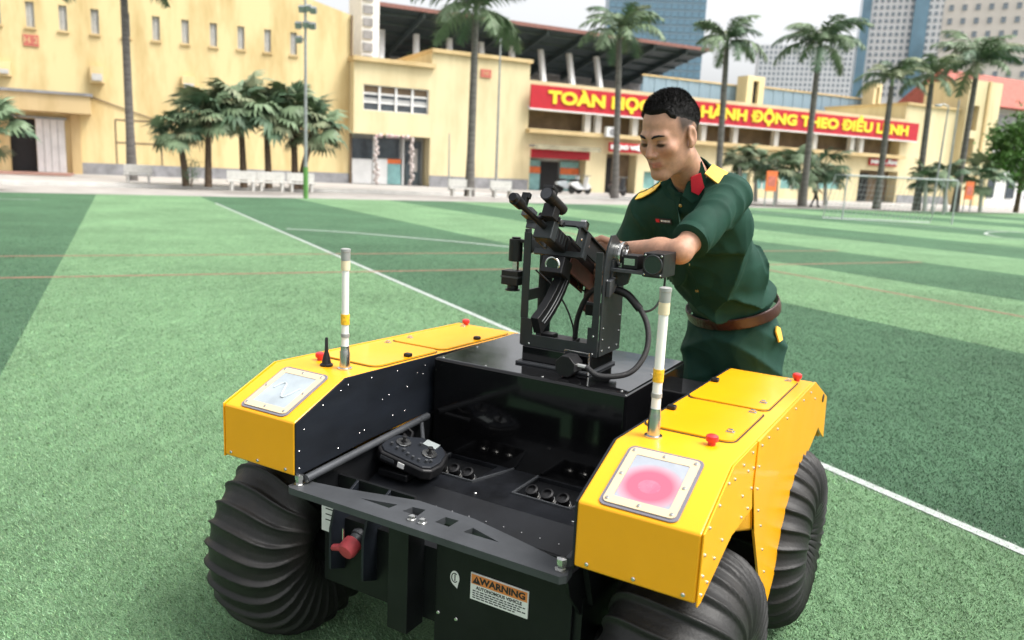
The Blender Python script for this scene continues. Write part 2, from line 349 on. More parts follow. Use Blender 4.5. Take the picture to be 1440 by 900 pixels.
# front wall: right half closed by a panel with the labels, left half open with the towing gear
fw_ = MB().box(-.008, .375, .088, .100, .215, .552).build('front_panel', BLK_SATIN, veh, bevel=.003)
MB().box(-.395, -.13, .155, .165, .24, .552).build('recess_panel', BLK_SATIN, veh)
MB().prism([(-.115, .03), (-.052, .03), (-.052, .10), (-.06, .10), (-.06, .036), (-.107, .036), (-.107, .10), (-.115, .10)], 'z', .245, .552).build('front_post', BLK_SATIN, veh, bevel=.002)
for x in (-.325, -.212):
    MB().prism([(.155, .552), (.06, .50), (.045, .45), (.045, .335), (.155, .29)], 'x', x - .004, x + .004).build('tow_plate', BLUE_BLK, veh, bevel=.001)
T = Matrix.Translation((-.268, .15, .445)) @ Matrix.Rotation(rad(112), 4, 'X')
plug = MB().lathe([(.021, 0), (.021, .05), (.024, .052), (.024, .062), (.0205, .064), (.0205, .085)], 20, M=T).build('tow_socket', GREY_PL, veh)
MB().lathe([(.024, .080), (.026, .082), (.026, .110), (.022, .118), (.006, .120)], 22, M=T).build('red_cap', DRED, plug, smooth=40)
MB().tube([(-.268, .055, .415), (-.29, .045, .407), (-.31, .045, .402), (-.318, .05, .395)], [.012, .010, .009, .007], 10).build('cap_strap', DRED, plug)
MB().cyl((-.292, .06, .455), (-.292, .06, .405), .0035, 8).build('pin', CHROME, plug)
MB().box(-.405, -.332, .098, .1, .405, .50).build('white_plate', PAPER, veh)
for (x, z) in [(-.005, .52), (-.005, .30), (.05, .30), (.30, .24), (.30, .30), (.345, .30), (.345, .24), (.23, .225), (.12, .25)]: screw((x + .01, .087, z), (0, -1, 0), fw_, 1.3)
# labels on the front panel
wl = MB().box(.100, .262, .0845, .0878, .372, .442).build('warning_label', PAPER, veh)
MB().box(.1025, .2595, .0835, .0844, .414, .4395).build('orange_band', ORANGE, wl)
RF = Matrix.Rotation(rad(90), 4, 'X')
def front_text(body, x, z, size, y, parent, name='lettering', off=0, sx=1.0):
    part_mesh(name, text_mesh(body, size, .0004, off, sx=sx), INK, parent, Matrix.Translation((x, y, z)) @ RF)
front_text('WARNING', .191, .4265, .0235, .0831, wl, off=.0009, sx=1.12)
front_text('AUTONOMOUS VEHICLE', .181, .4055, .0115, .0842, wl, off=.0004)
MB().prism([(.106, .417), (.130, .417), (.118, .437)], 'y', .0829, .0833).build('warning_triangle', INK, wl)
MB().box(.1172, .1188, .0826, .0828, .423, .431).build('exclamation_mark', ORANGE, wl)
for i, (w_, z) in enumerate(((.148, .3965), (.140, .3905), (.150, .3845), (.120, .3785))):
    q = MB(); x = .107
    while x < .107 + w_ - .004:
        ww = random.uniform(.006, .014); q.box(x, min(x + ww, .107 + w_), .0839, .0843, z - .0014, z + .0014); x += ww + .0026
    q.build('text_line', INK, wl)
tg = part_mesh('round_tag', flat([[(.017 * math.cos(a) * .8, .019 * math.sin(a)) for a in np.linspace(-.6, 4.3, 22)] + [(.008, -.026)]], .001), PAPER, veh, Matrix.Translation((.052, .0868, .410)) @ RF)
MB().tube([(.052 + .009 * math.cos(a), .0855, .411 + .012 * math.sin(a)) for a in np.linspace(.9, 5.6, 20)], .0013, 6).cyl((.053, .0855, .403), (.053, .0855, .420), .0014, 6).build('tag_mark', INK, tg)
tpts = MB()
for k in range(4): tpts.box(-.390, -.337 - .012 * (k % 2), .0972, .0977, .487 - k * .016, .490 - k * .016)
tpts.build('text_line', INK, veh)

# wheels: balloon tyre with wavy cross ribs, steel rim
RT, WT, HT = .296, .292, .128
def tyre_mesh():
    nt_, nu = 464, 48; e = .85; nr = 29
    th = np.linspace(0, 2 * np.pi, nt_, endpoint=False)[:, None]; u = np.linspace(-.5, .5, nu)[None] * np.pi * 1.72
    sg = lambda a: np.sign(a) * np.abs(a) ** e
    cu, su = np.cos(u), np.sin(u)
    w = WT / 2 * sg(su) + 0 * th
    # rib: a wavy ridge crossing the tread, sweeping back on both shoulders
    uu = u / (np.pi * .86)
    sweep = .19 * np.abs(uu) ** 1.5 + .055 * np.cos(uu * 6.2 + .5)
    ph = ((th + sweep) * nr / (2 * np.pi)) % 1.0
    ridge = np.exp(-((ph - .5) / .095) ** 2) * 1.0 + .38 * np.clip(1 - np.abs(ph - .68) / .28, 0, 1) ** 1.3
    fade = np.clip((1.02 - np.abs(uu)) / .25, 0, 1) ** .7
    r = (RT - HT - .0125) + HT * sg(cu) + ridge * fade * .0140
    w = w * (1 + .03 * ridge * fade)
    V = np.stack([w, r * np.cos(th), r * np.sin(th)], -1).reshape(-1, 3)
    i = np.arange(nt_)[:, None]; j = np.arange(nu - 1)[None]
    Fq = np.stack([i * nu + j, ((i + 1) % nt_) * nu + j, ((i + 1) % nt_) * nu + j + 1, i * nu + j + 1], -1).reshape(-1, 4)
    me = bpy.data.meshes.new('tyre'); me.from_pydata(V.tolist(), [], Fq.tolist()); me.materials.append(RUB); me.shade_smooth(); return me
TM = tyre_mesh()
RM = MB().lathe([(.145, -.105), (.150, -.11), (.150, -.095), (.12, -.085), (.12, .085), (.150, .095), (.155, .112), (.145, .114), (.125, .095), (.11, .070), (.05, .062), (.045, .09), (.02, .094), (.004, .094)], 32)
first = None
for s in (-1, 1):
    for y in (.215, 1.088):
        wh = empty('wheel'); wh.parent = veh; wh.location = (s * (.749 - WT / 2), y, RT)
        t = link('tyre', TM, wh); t.rotation_euler = (random.uniform(0, 6) if s > 0 else .1, 0, 0 if s < 0 else math.pi)
        if first is None: r_ = RM.build('rim', BLK_SATIN, wh); first = r_.data
        else: r_ = link('rim', first, wh)
        r_.rotation_euler = (0, s * math.pi / 2, 0)
        MB().cyl((s * .30 - wh.location.x, 0, 0), (s * .56 - wh.location.x, 0, 0), .035, 14).build('axle', BLK_SATIN, wh)
for s in (-1, 1): MB().prism([(.06, .585), (.62, .62), (.62, .44), (.12, .44)], 'x', s * .398, s * .412).build('inner_guard', BLK_SATIN, veh)
MB().box(-.36, .36, .22, 1.25, .20, .46).build('belly', BLK_SATIN, veh)
MB().box(-.40, -.33, .12, .16, .27, .33).cyl((-.42, .15, .30), (-.30, .15, .30), .018, 10).build('hub_bracket', BLK_SATIN, veh)
MB().box(-.375, -.27, .30, .42, .508, .530).build('control_tray', BLK_SATIN, veh, bevel=.004)

# ------------------------------------------------------------------ gun mount on the centre box (vehicle-local coordinates)
TO = (-.02, .80, .812)
tur = empty('gun_mount', v2w(TO), -VYAW)
tag(tur, 'dark grey metal gun mount with cameras and cables on the black centre box', 'gun mount')
def tp(m, name, mt, parent=None, **k): return m.build(name, mt, parent or tur, TO, **k)
tp(MB().box(-.150, .105, .695, .905, .812, .820), 'foot_plate', GREY_PL, bevel=.002)
tp(MB().box(-.138, .098, .715, .895, .820, .868), 'base_block', BLK_GLOSS, bevel=.003)
yk = tp(MB().box(-.150, .115, .730, .885, .868, .882), 'yoke_floor', GUNGREY, bevel=.0015)
# front U plate
tp(MB().prism([(-.150, .866), (.115, .866), (.115, .955), (.080, .955), (.080, .905), (-.112, .905), (-.112, .955), (-.150, .955)], 'y', .724, .7295), 'front_bracket', GUNGREY, yk, bevel=.001)
# left side: two posts joined by bars
tp(MB().box(-.156, -.150, .728, .762, .868, 1.235).box(-.156, -.130, .7245, .7285, .955, 1.225), 'upright', GUNGREY, bevel=.001)
tp(MB().box(-.156, -.1505, .835, .885, .868, 1.20).box(-.1505, -.13, .880, .885, .868, 1.20), 'upright', GUNGREY, bevel=.001)
for z_ in (1.005, 1.165): tp(MB().box(-.157, -.1495, .762, .835, z_, z_ + .035), 'cross_bar', GUNGREY)
# right side: solid plate with front flange
tp(MB().prism([(.730, .868), (.888, .868), (.888, 1.14), (.845, 1.205), (.800, 1.235), (.768, 1.235), (.745, 1.20), (.730, 1.14)], 'x', .115, .121).box(.092, .1145, .7245, .7295, .955, 1.185), 'side_plate', GUNGREY, bevel=.001)
for (y, z) in [(.745, .885), (.745, .92), (.745, .955), (.80, .885), (.86, .885), (.87, .93), (.87, .98), (.75, 1.1)]:
    o = screw(Vector((.122, y, z)) - Vector(TO), (1, 0, 0), tur, 1.0)
for (x, z) in [(-.12, .875), (.10, .875), (.10, .93)]: screw(Vector((x, .7235, z)) - Vector(TO), (0, -1, 0), tur, .9)
# trunnion drums
G = lambda t, x, w: (x, .80 - .908 * t + .418 * w, 1.17 + .418 * t + .908 * w)     # along the barrel, sideways, above the bore
GM = Matrix(((0, 1, 0, 0), (-.908, 0, .418, .80), (.418, 0, .908, 1.17), (0, 0, 0, 1)))   # gun frame (t,x,w) -> vehicle
def gbox(m, t0, t1, x0, x1, w0, w1):
    return m.add([(t0, x0, w0), (t1, x0, w0), (t1, x1, w0), (t0, x1, w0), (t0, x0, w1), (t1, x0, w1), (t1, x1, w1), (t0, x1, w1)],
                 [(0, 1, 2, 3), (4, 7, 6, 5), (0, 4, 5, 1), (1, 5, 6, 2), (2, 6, 7, 3), (3, 7, 4, 0)], 0, GM)
dr = tp(MB().cyl((.121, .815, 1.175), (.134, .815, 1.175), .034, 28).cyl((.138, .815, 1.175), (.146, .815, 1.175), .040, 28).cyl((.134, .815, 1.175), (.16, .815, 1.175), .020, 20), 'trunnion_drum', CHROME, bevel=.0008)
tp(MB().cyl((.1462, .815, 1.175), (.150, .815, 1.175), .033, 28), 'drum_ring', BLKPLA, dr)
for k in range(6):
    a = k * math.pi / 3; tp(MB().cyl((.150, .815 + .026 * math.cos(a), 1.175 + .026 * math.sin(a)), (.1535, .815 + .026 * math.cos(a), 1.175 + .026 * math.sin(a)), .004, 8), 'drum_bolt', CHROME, dr)
tp(MB().cyl((-.158, .78, 1.185), (-.172, .78, 1.185), .030, 24), 'trunnion_disc', GUNGREY)
# cradle: side rails and front frame at the gun's angle
for x in (.038, -.098):
    m = MB(); gbox(m, -.27, .115, x - .003, x + .003, -.012, .040); gbox(m, -.27, .115, x - .012, x + .012, .040, .045); tp(m, 'cradle_rail', GUNGREY, bevel=.001)
m = MB(); gbox(m, .095, .110, -.150, .050, .046, .062); gbox(m, .100, .108, -.070, -.060, -.03, .046); gbox(m, .100, .108, -.148, -.100, .028, .046); gbox(m, .11, .15, -.150, -.118, .052, .080); tp(m, 'cradle_front', GREY_PL, bevel=.001)
m = MB(); gbox(m, .060, .072, -.118, .052, -.040, -.022); gbox(m, .045, .075, .040, .050, -.04, .046); tp(m, 'cradle_cross', GUNGREY, bevel=.001)
m = MB(); gbox(m, -.265, -.25, -.098, .038, -.012, .02); tp(m, 'cradle_rear', GUNGREY)
m = MB(); gbox(m, .075, .105, .030, .048, .045, .070); tp(m, 'cradle_tab', CHROME, bevel=.002)
for t in (.09, .03, -.06, -.14, -.22): 
    p = Vector(G(t, .0415, .012)) - Vector(TO); screw(p, (1, 0, 0), tur, 1.0)
# ring lens under the front frame, left camera, lower left box
p = G(.085, -.035, -.075)
rg = tp(MB().tube([(p[0] + .022 * math.cos(a), p[1], p[2] + .022 * math.sin(a)) for a in np.linspace(0, 2 * math.pi, 25)], .0042, 8), 'ring_clamp', CHROME, smooth=60)
m = MB(); gbox(m, .02, .085, -.075, .0, -.10, -.045); tp(m, 'lens_housing', BLKPLA, bevel=.004)
tp(MB().cyl((-.035, p[1] - .004, p[2]), (-.035, p[1] + .03, p[2]), .018, 20), 'lens', LENS, rg)
tp(MB().cyl((-.19, .735, 1.13), (-.19, .735, 1.20), .022, 20).cyl((-.19, .735, 1.20), (-.19, .735, 1.206), .014, 16).box(-.20, -.155, .725, .745, 1.19, 1.20), 'side_motor', BLKPLA, bevel=.002)
tp(MB().box(-.196, -.180, .728, .742, 1.10, 1.13), 'motor_shaft', CHROME)
tp(MB().box(-.225, -.165, .71, .76, 1.055, 1.10).cyl((-.195, .735, 1.04), (-.195, .735, 1.055), .018, 16).cyl((-.195, .735, 1.035), (-.195, .735, 1.04), .024, 16), 'position_sensor', BLKPLA, bevel=.002)
tp(MB().box(-.227, -.163, .708, .762, 1.078, 1.083), 'sensor_band', GREY_PL)
# right arm with relay box and camera box
arm = tp(MB().box(.121, .285, .770, .850, 1.127, 1.137).box(.121, .128, .775, .845, 1.085, 1.16), 'side_arm', GREY_PL, bevel=.001)
tp(MB().prism([(.128, 1.127), (.175, 1.127), (.165, 1.09), (.150, 1.082), (.128, 1.08)], 'y', .80, .812), 'arm_gusset', GUNGREY, arm)
bx = tp(MB().box(.150, .200, .785, .845, 1.138, 1.180), 'relay_box', BLKPLA, bevel=.003)
tp(MB().box(.158, .192, .7835, .785, 1.150, 1.170).box(.138, .148, .79, .83, 1.14, 1.172), 'relay_terminals', CHROME, bx)
cb = tp(MB().box(.222, .286, .770, .880, 1.122, 1.194), 'camera_box', BLKPLA, bevel=.003)
tp(MB().cyl((.254, .766, 1.160), (.254, .772, 1.160), .026, 28), 'camera_lens', LENS, cb)
tp(MB().tube([(.254 + .0275 * math.cos(a), .768, 1.160 + .0275 * math.sin(a)) for a in np.linspace(0, 2 * math.pi, 29)], .003, 8), 'lens_ring', GUNGREY, cb, smooth=60)
for (x, z) in [(.229, 1.13), (.279, 1.13), (.229, 1.187), (.279, 1.187)]: screw(Vector((x, .769, z)) - Vector(TO), (0, -1, 0), cb, .8)
# slew motor at the foot, silver clip round it
sm = tp(MB().prism([(.034 * math.cos(a) + .055, .034 * math.sin(a) + .846) for a in [math.pi / 8 + k * math.pi / 4 for k in range(8)]], 'y', .632, .690), 'slew_motor', BLKPLA, bevel=.002)
tp(MB().tube([(.022, .694, .815), (.022, .694, .882), (.104, .694, .882), (.104, .694, .815)], .0035, 8), 'motor_clip', CHROME, sm)
tp(MB().cyl((.085, .66, .85), (.112, .665, .848), .008, 10), 'cable_gland', CHROME, sm)
tp(MB().prism([(.0, 1.00), (.075, 1.00), (.075, 1.085), (.066, 1.085), (.066, 1.009), (.0, 1.009)], 'y', .855, .868), 'inner_bracket', GREY_PL, bevel=.001)
tp(MB().box(.005, .05, .86, .90, .965, 1.0), 'solenoid', BLKPLA, bevel=.003)
tp(MB().tube([(.06, .86, 1.06), (.085, .85, 1.04), (.10, .84, 1.03)], .005, 8), 'red_lead', DRED, smooth=60)
tp(MB().cyl((.121, .79, 1.10), (.135, .79, 1.10), .012, 12), 'hinge_pin', CHROME); tp(MB().cyl((.121, .85, 1.06), (.131, .85, 1.06), .009, 12), 'hinge_pin', CHROME)
tp(MB().prism([(.745, 1.05), (.80, 1.07), (.80, 1.11), (.745, 1.10)], 'x', .1215, .135), 'stop_block', GREY_PL, bevel=.002)
# cables
def bez(pts, n=40):
    P = [Vector(p) for p in pts]; out = []
    P = [P[0] * 2 - P[1]] + P + [P[-1] * 2 - P[-2]]
    for i in range(1, len(P) - 2):
        for k in range(n // (len(P) - 3)):
            t = k / (n // (len(P) - 3)); a, b, c_, d = P[i - 1], P[i], P[i + 1], P[i + 2]
            out.append(.5 * ((2 * b) + (c_ - a) * t + (2 * a - 5 * b + 4 * c_ - d) * t * t + (3 * b - a - 3 * c_ + d) * t ** 3))
    out.append(P[-2]); return out
tp(MB().tube(bez([(.11, .665, .848), (.16, .66, .83), (.235, .70, .845), (.262, .75, .905), (.245, .785, .98), (.19, .80, 1.045), (.135, .80, 1.068), (.07, .80, 1.065), (.03, .81, 1.03), (.0, .82, .96), (-.01, .83, .884)], 90), .0085, 10), 'braided_cable', BRAID, smooth=60)
tp(MB().tube(bez([(.125, .80, 1.07), (.17, .80, 1.058), (.215, .795, 1.02)], 20), .0125, 10), 'cable_sleeve', BLKPLA, smooth=60)
tp(MB().tube(bez([(.264, .86, 1.122), (.264, .85, 1.07), (.255, .82, 1.03), (.235, .80, 1.015), (.215, .795, 1.02)], 30), .0035, 8), 'camera_cable', BLKPLA, smooth=60)
tp(MB().tube(bez([(-.15, .80, 1.10), (-.10, .81, 1.06), (-.05, .82, 1.00), (-.02, .83, .93), (-.02, .84, .884)], 30), .003, 8), 'thin_cable', BLKPLA, smooth=60)
tp(MB().box(-.075, .005, .775, .84, .882, .892).box(-.105, -.06, .77, .81, .882, .905), 'cable_entry', BLKPLA, bevel=.003)

# ------------------------------------------------------------------ the rifle held in the cradle
GO = G(-.1, -.03, -.05)
gun = empty('rifle', v2w(GO), -VYAW)
tag(gun, 'black assault rifle with curved magazine clamped in the mount and tilted upward', 'rifle')
def gp(m, name, mt, parent=None, **k): return m.build(name, mt, parent or gun, GO, **k)
X0 = -.03
m = MB(); gbox(m, -.30, .06, X0 - .019, X0 + .019, -.042, .018); gp(m, 'receiver', BLK_SATIN, bevel=.003)
m = MB().tube([G(-.29, X0, .016), G(.045, X0, .016)], .021, 14); gp(m, 'top_cover', BLK_SATIN)
m = MB(); gbox(m, -.20, .03, X0 + .020, X0 + .026, -.075, -.020); gbox(m, -.20, .03, X0 - .026, X0 - .020, -.075, -.02); gp(m, 'side_panel', MAROON, bevel=.003)
m = MB(); gbox(m, .06, .17, X0 - .022, X0 + .022, -.030, .022); hg = gp(m, 'handguard', BLKPLA, bevel=.008, seg=3)
for t in (.075, .095, .115, .135, .155):
    m = MB(); gbox(m, t - .003, t + .003, X0 - .0235, X0 + .0235, -.018, .014); gp(m, 'handguard_rib', GUNGREY, hg)
gp(MB().tube([G(.16, X0, .0), G(.39, X0, .0)], .0088, 14), 'barrel', BLK_SATIN)
gp(MB().tube([G(.16, X0, .022), G(.24, X0, .022)], .0075, 12).tube([G(.225, X0, .022), G(.262, X0, .0)], .008, 10), 'gas_tube', BLK_SATIN)
mz = MB().tube([G(.345, X0, 0), G(.36, X0, 0), G(.362, X0, 0), G(.402, X0, 0), G(.404, X0, 0), G(.415, X0, 0)], [.0095, .0095, .015, .017, .0135, .012], 16); mz = gp(mz, 'muzzle_brake', BLK_SATIN)
m = MB(); gbox(m, .335, .355, X0 - .006, X0 + .006, 0, .030); gbox(m, .338, .352, X0 - .012, X0 + .012, .026, .042); gp(m, 'front_sight', BLK_SATIN, bevel=.001)
sx = X0 + .042
sg_ = gp(MB().tube([G(.195, sx, .058), G(.20, sx, .058), G(.285, sx, .058), G(.29, sx, .058), G(.315, sx, .058)], [.013, .0165, .0165, .0195, .0195], 18), 'scope', BLKPLA)
m = MB(); gbox(m, .225, .262, X0 + .012, sx + .008, .010, .052); gp(m, 'scope_mount', BLKPLA, sg_, bevel=.002)
m = MB(); gbox(m, .262, .292, sx - .006, sx + .006, .074, .092); gbox(m, .30, .315, sx - .016, sx + .016, .074, .084); gp(m, 'scope_turret', BLKPLA, sg_, bevel=.002)
gp(MB().tube([G(.316, sx, .058), G(.3165, sx, .058)], .0165, 16), 'scope_lens', LENS, sg_)
# clutter of clamps round the barrel foot
m = MB(); gbox(m, .17, .205, X0 - .03, X0 + .03, -.035, .045); gp(m, 'barrel_clamp', GUNGREY, bevel=.004)
for k in range(3):
    gp(MB().tube([G(.155 + .018 * k, X0 - .032, .03), G(.155 + .018 * k, X0 + .036, .03)], .008, 10), 'clamp_bolt', CHROME if k == 1 else BLK_SATIN)
# curved magazine
pts = []; W0 = .030
for i in range(15):
    a = i / 14; t = .0 + .085 * a * a + .015 * a; w = -.035 - .25 * a + .012 * a * a; pts.append((t, w))
m = MB(); vv = []; ff = []
for i, (t, w) in enumerate(pts):
    dt = .030 - .002 * (i / 14); 
    i2 = min(i + 1, 14); i1 = max(i - 1, 0); tx, tw = pts[i2][0] - pts[i1][0], pts[i2][1] - pts[i1][1]; l_ = math.hypot(tx, tw); nx, nw = -tw / l_, tx / l_
    q = .0125 + (.0012 if i % 2 else 0)
    for (sx_, ed) in ((-1, -1), (-1, 1), (1, 1), (1, -1)):
        vv.append(G(t + nx * dt * ed, X0 + sx_ * q, w + nw * dt * ed))
for i in range(14):
    for j in range(4): a = i * 4 + j; b = i * 4 + (j + 1) % 4; ff.append((a, b, b + 4, a + 4))
ff += [(3, 2, 1, 0), (56, 57, 58, 59)]
m.add(vv, ff); mg = gp(m, 'magazine', BLK_SATIN, bevel=.002)
for off in (-.008, .008):
    gp(MB().tube([G(t + off, X0 + .0145, w) for t, w in pts[1:14]], .0022, 6), 'magazine_rib', GUNGREY, mg, smooth=60)
m = MB(); m.add([(-.235, X0 - .012, -.04), (-.185, X0 - .012, -.04), (-.205, X0 - .012, -.13), (-.245, X0 - .012, -.13), (-.235, X0 + .012, -.04), (-.185, X0 + .012, -.04), (-.205, X0 + .012, -.13), (-.245, X0 + .012, -.13)], [(0, 1, 2, 3), (7, 6, 5, 4), (0, 4, 5, 1), (1, 5, 6, 2), (2, 6, 7, 3), (3, 7, 4, 0)], 0, GM)
gp(m, 'pistol_grip', MAROON, bevel=.004)
gp(MB().tube([G(-.18, X0, -.045), G(-.17, X0, -.075), G(-.12, X0, -.078), G(-.10, X0, -.045)], .003, 8), 'trigger_guard', BLK_SATIN, smooth=60)

# ------------------------------------------------------------------ hand-held radio control lying on the front deck
RO = (-.302, .375, .546)
rc = empty('remote_control', v2w(RO), -VYAW + rad(8)); rc.rotation_euler = (rad(5), rad(13), -VYAW + rad(8))
tag(rc, 'black hand-held radio remote control lying on the dark front deck', 'remote control')
o = [(-.098, -.055), (-.075, -.075), (.070, -.075), (.092, -.058), (.100, -.01), (.088, .05), (.06, .078), (-.02, .085), (-.05, .06), (-.09, .04), (-.102, 0)]
bd = MB().prism(o, 'z', 0, .034).build('case', BLKPLA, rc, bevel=.008, seg=3)
MB().prism([(a * .9, b * .9) for a, b in o], 'z', .034, .040).build('face_plate', BLUE_BLK, bd, bevel=.003)
MB().box(.0, .045, .040, .072, .0405, .043).build('screen', SCREEN, rc, bevel=.001)
for (x, y) in ((.045, .005), (-.045, .005)):
    st = MB().lathe([(.022, .040), (.022, .043), (.015, .044), (.005, .045), (.004, .058), (.008, .060), (.008, .064), (.003, .065)], 20, M=Matrix.Translation((x, y, 0))).build('joystick', BLKPLA, rc, smooth=40)
    MB().lathe([(.0222, .0425), (.0228, .0435), (.0222, .0445)], 20, M=Matrix.Translation((x, y, 0))).build('joystick_ring', CHROME, st)
for (x, y) in [(-.02, -.035), (.0, -.045), (.02, -.05), (.04, -.05), (.06, -.04), (-.04, -.04), (-.065, -.03), (.07, -.03), (.0, .03)]:
    MB().cyl((x, y, .040), (x, y, .049), .0045, 10).build('button', GREY_PL, rc)
MB().box(-.012, .010, -.0765, -.0745, .010, .026).build('maker_plate', PAPER, rc)
MB().box(-.072, -.025, -.0762, -.0745, .014, .024).build('text_strip', GREY_PL, rc)
MB().tube([(-.06, .06, .02), (-.085, .075, .024), (-.10, .07, .03), (-.105, .055, .036)], .006, 8).tube([(-.05, .06, .03), (-.06, .085, .034), (-.085, .09, .04)], .005, 8).build('toggle_levers', BLKPLA, rc, smooth=60)
MB().cyl((-.02, .085, .022), (-.075, .165, .034), .0065, 10).build('stub_aerial', GREY_PL, rc)

# ------------------------------------------------------------------ the person: implicit surfaces turned into meshes
def nrmz(v): v = np.asarray(v, float); return v / np.linalg.norm(v)
def smin(a, b, k): h = np.clip(.5 + .5 * (b - a) / k, 0, 1); return b + (a - b) * h - k * h * (1 - h)
def smax(a, b, k): return -smin(-a, -b, k)
def capsule(p, a, b, ra, rb):
    a = np.asarray(a, float); b = np.asarray(b, float); d = b - a; t = np.clip(((p - a) @ d) / (d @ d), 0, 1)
    return np.linalg.norm(p - a - t[..., None] * d, axis=-1) - (ra + (rb - ra) * t)
def ellip(p, c_, r, ax=None):
    q = p - np.asarray(c_, float)
    if ax is not None: q = q @ np.asarray(ax).T
    r = np.asarray(r, float); k0 = np.linalg.norm(q / r, axis=-1); k1 = np.linalg.norm(q / (r * r), axis=-1) + 1e-9
    return k0 * (k0 - 1) / k1
def surface(sdf, lo, hi, h, B=16):
    lo = np.asarray(lo, float); n = np.ceil((np.asarray(hi) - lo) / (h * B)).astype(int); N = n * B + 2
    bi = np.stack(np.meshgrid(*[np.arange(k) for k in n], indexing='ij'), -1).reshape(-1, 3)
    cen = lo + (bi + .5) * B * h; act = bi[np.abs(sdf(cen)) < B * h * 1.25]
    gr = np.stack(np.meshgrid(*[np.arange(-1, B + 1)] * 3, indexing='ij'), -1)
    ids, pos, quads = [], [], []
    cor = [(a, b, c_) for a in (0, 1) for b in (0, 1) for c_ in (0, 1)]
    eds = [(i, j) for i in range(8) for j in range(i + 1, 8) if sum(abs(cor[i][k] - cor[j][k]) for k in range(3)) == 1]
    gid = lambda q: (q[..., 0] + 1) * (N[1] + 2) * (N[2] + 2) + (q[..., 1] + 1) * (N[2] + 2) + q[..., 2] + 1
    for b in act:
        G_ = gr + b * B; D = sdf(lo + G_.reshape(-1, 3) * h).reshape(G_.shape[:3])
        S = D < 0
        if S.all() or not S.any(): continue
        m = B + 1
        cs = [S[a:a + m, b_:b_ + m, c_:c_ + m] for a, b_, c_ in cor]; cnt = sum(x.astype(int) for x in cs); ac = (cnt > 0) & (cnt < 8)
        idx = np.argwhere(ac)
        dv = np.stack([D[idx[:, 0] + a, idx[:, 1] + b_, idx[:, 2] + c_] for a, b_, c_ in cor], 1)
        P = np.zeros((len(idx), 3)); w = np.zeros(len(idx))
        for i, j in eds:
            x = (dv[:, i] < 0) != (dv[:, j] < 0); t = np.where(x, dv[:, i] / (dv[:, i] - dv[:, j] + 1e-12), 0)
            P += np.where(x[:, None], np.array(cor[i]) + t[:, None] * (np.array(cor[j]) - np.array(cor[i])), 0); w += x
        gi = idx - 1 + b * B
        ids.append(gid(gi)); pos.append(lo + (gi + P / w[:, None]) * h)
        for ax in range(3):
            o = [0, 0, 0]; o[ax] = 1; u, v = [(1, 2), (2, 0), (0, 1)][ax]
            Sa = S[1:B + 1, 1:B + 1, 1:B + 1]; Sb = S[1 + o[0]:B + 1 + o[0], 1 + o[1]:B + 1 + o[1], 1 + o[2]:B + 1 + o[2]]
            e = np.argwhere(Sa != Sb); fl = Sa[tuple(e.T)]; g = e + b * B
            du = np.zeros(3, int); du[u] = 1; dw = np.zeros(3, int); dw[v] = 1
            q = np.stack([gid(g - du - dw), gid(g - dw), gid(g), gid(g - du)], 1)
            q[~fl] = q[~fl][:, ::-1]; quads.append(q)
    ids = np.concatenate(ids); pos = np.concatenate(pos); quads = np.concatenate(quads)
    ui, first_ = np.unique(ids, return_index=True)
    return pos[first_], np.searchsorted(ui, quads)
def np_mesh(name, V, F, mats, parent=None, org=(0, 0, 0), tint=None, smooth=True):
    me = bpy.data.meshes.new(name); V = V - np.asarray(org); nf, k = F.shape
    me.vertices.add(len(V)); me.vertices.foreach_set('co', V.astype(np.float32).ravel())
    me.loops.add(nf * k); me.loops.foreach_set('vertex_index', F.astype(np.int32).ravel())
    me.polygons.add(nf); me.polygons.foreach_set('loop_start', np.arange(0, nf * k, k, dtype=np.int32))
    for m in (mats if isinstance(mats, (list, tuple)) else [mats]): me.materials.append(m)
    me.update(calc_edges=True); me.validate()
    if smooth: me.shade_smooth()
    if tint is not None:
        at_ = me.color_attributes.new('tint', 'FLOAT_COLOR', 'POINT'); at_.data.foreach_set('color', np.concatenate([tint, np.ones((len(V), 1))], 1).astype(np.float32).ravel())
    return link(name, me, parent)
def tint_mat(name, rough, sss=0.0, bump=0.05, bscale=400, spec=0.4, var=.05):
    m = mat(name, (.9, .9, .9), rough, var=var, scale=60, bump=bump, bscale=bscale, sss=sss, spec=spec, rvar=.06)
    nt = m.node_tree; b = nt.nodes['Principled BSDF']; rp = [n for n in nt.nodes if n.type == 'VALTORGB'][0]
    a = nt.nodes.new('ShaderNodeAttribute'); a.attribute_name = 'tint'; mx = nt.nodes.new('ShaderNodeMix'); mx.data_type = 'RGBA'; mx.blend_type = 'MULTIPLY'; mx.inputs[0].default_value = 1
    nt.links.new(a.outputs['Color'], mx.inputs[6]); nt.links.new(rp.outputs['Color'], mx.inputs[7]); nt.links.new(mx.outputs[2], b.inputs['Base Color']); return m
_wd = rng.normal(size=(10, 3)); _wp = rng.uniform(0, 6.28, 10)
def wob(p, f):
    return sum(np.sin(p @ (_wd[i] * f) + _wp[i]) for i in range(10)) / 10

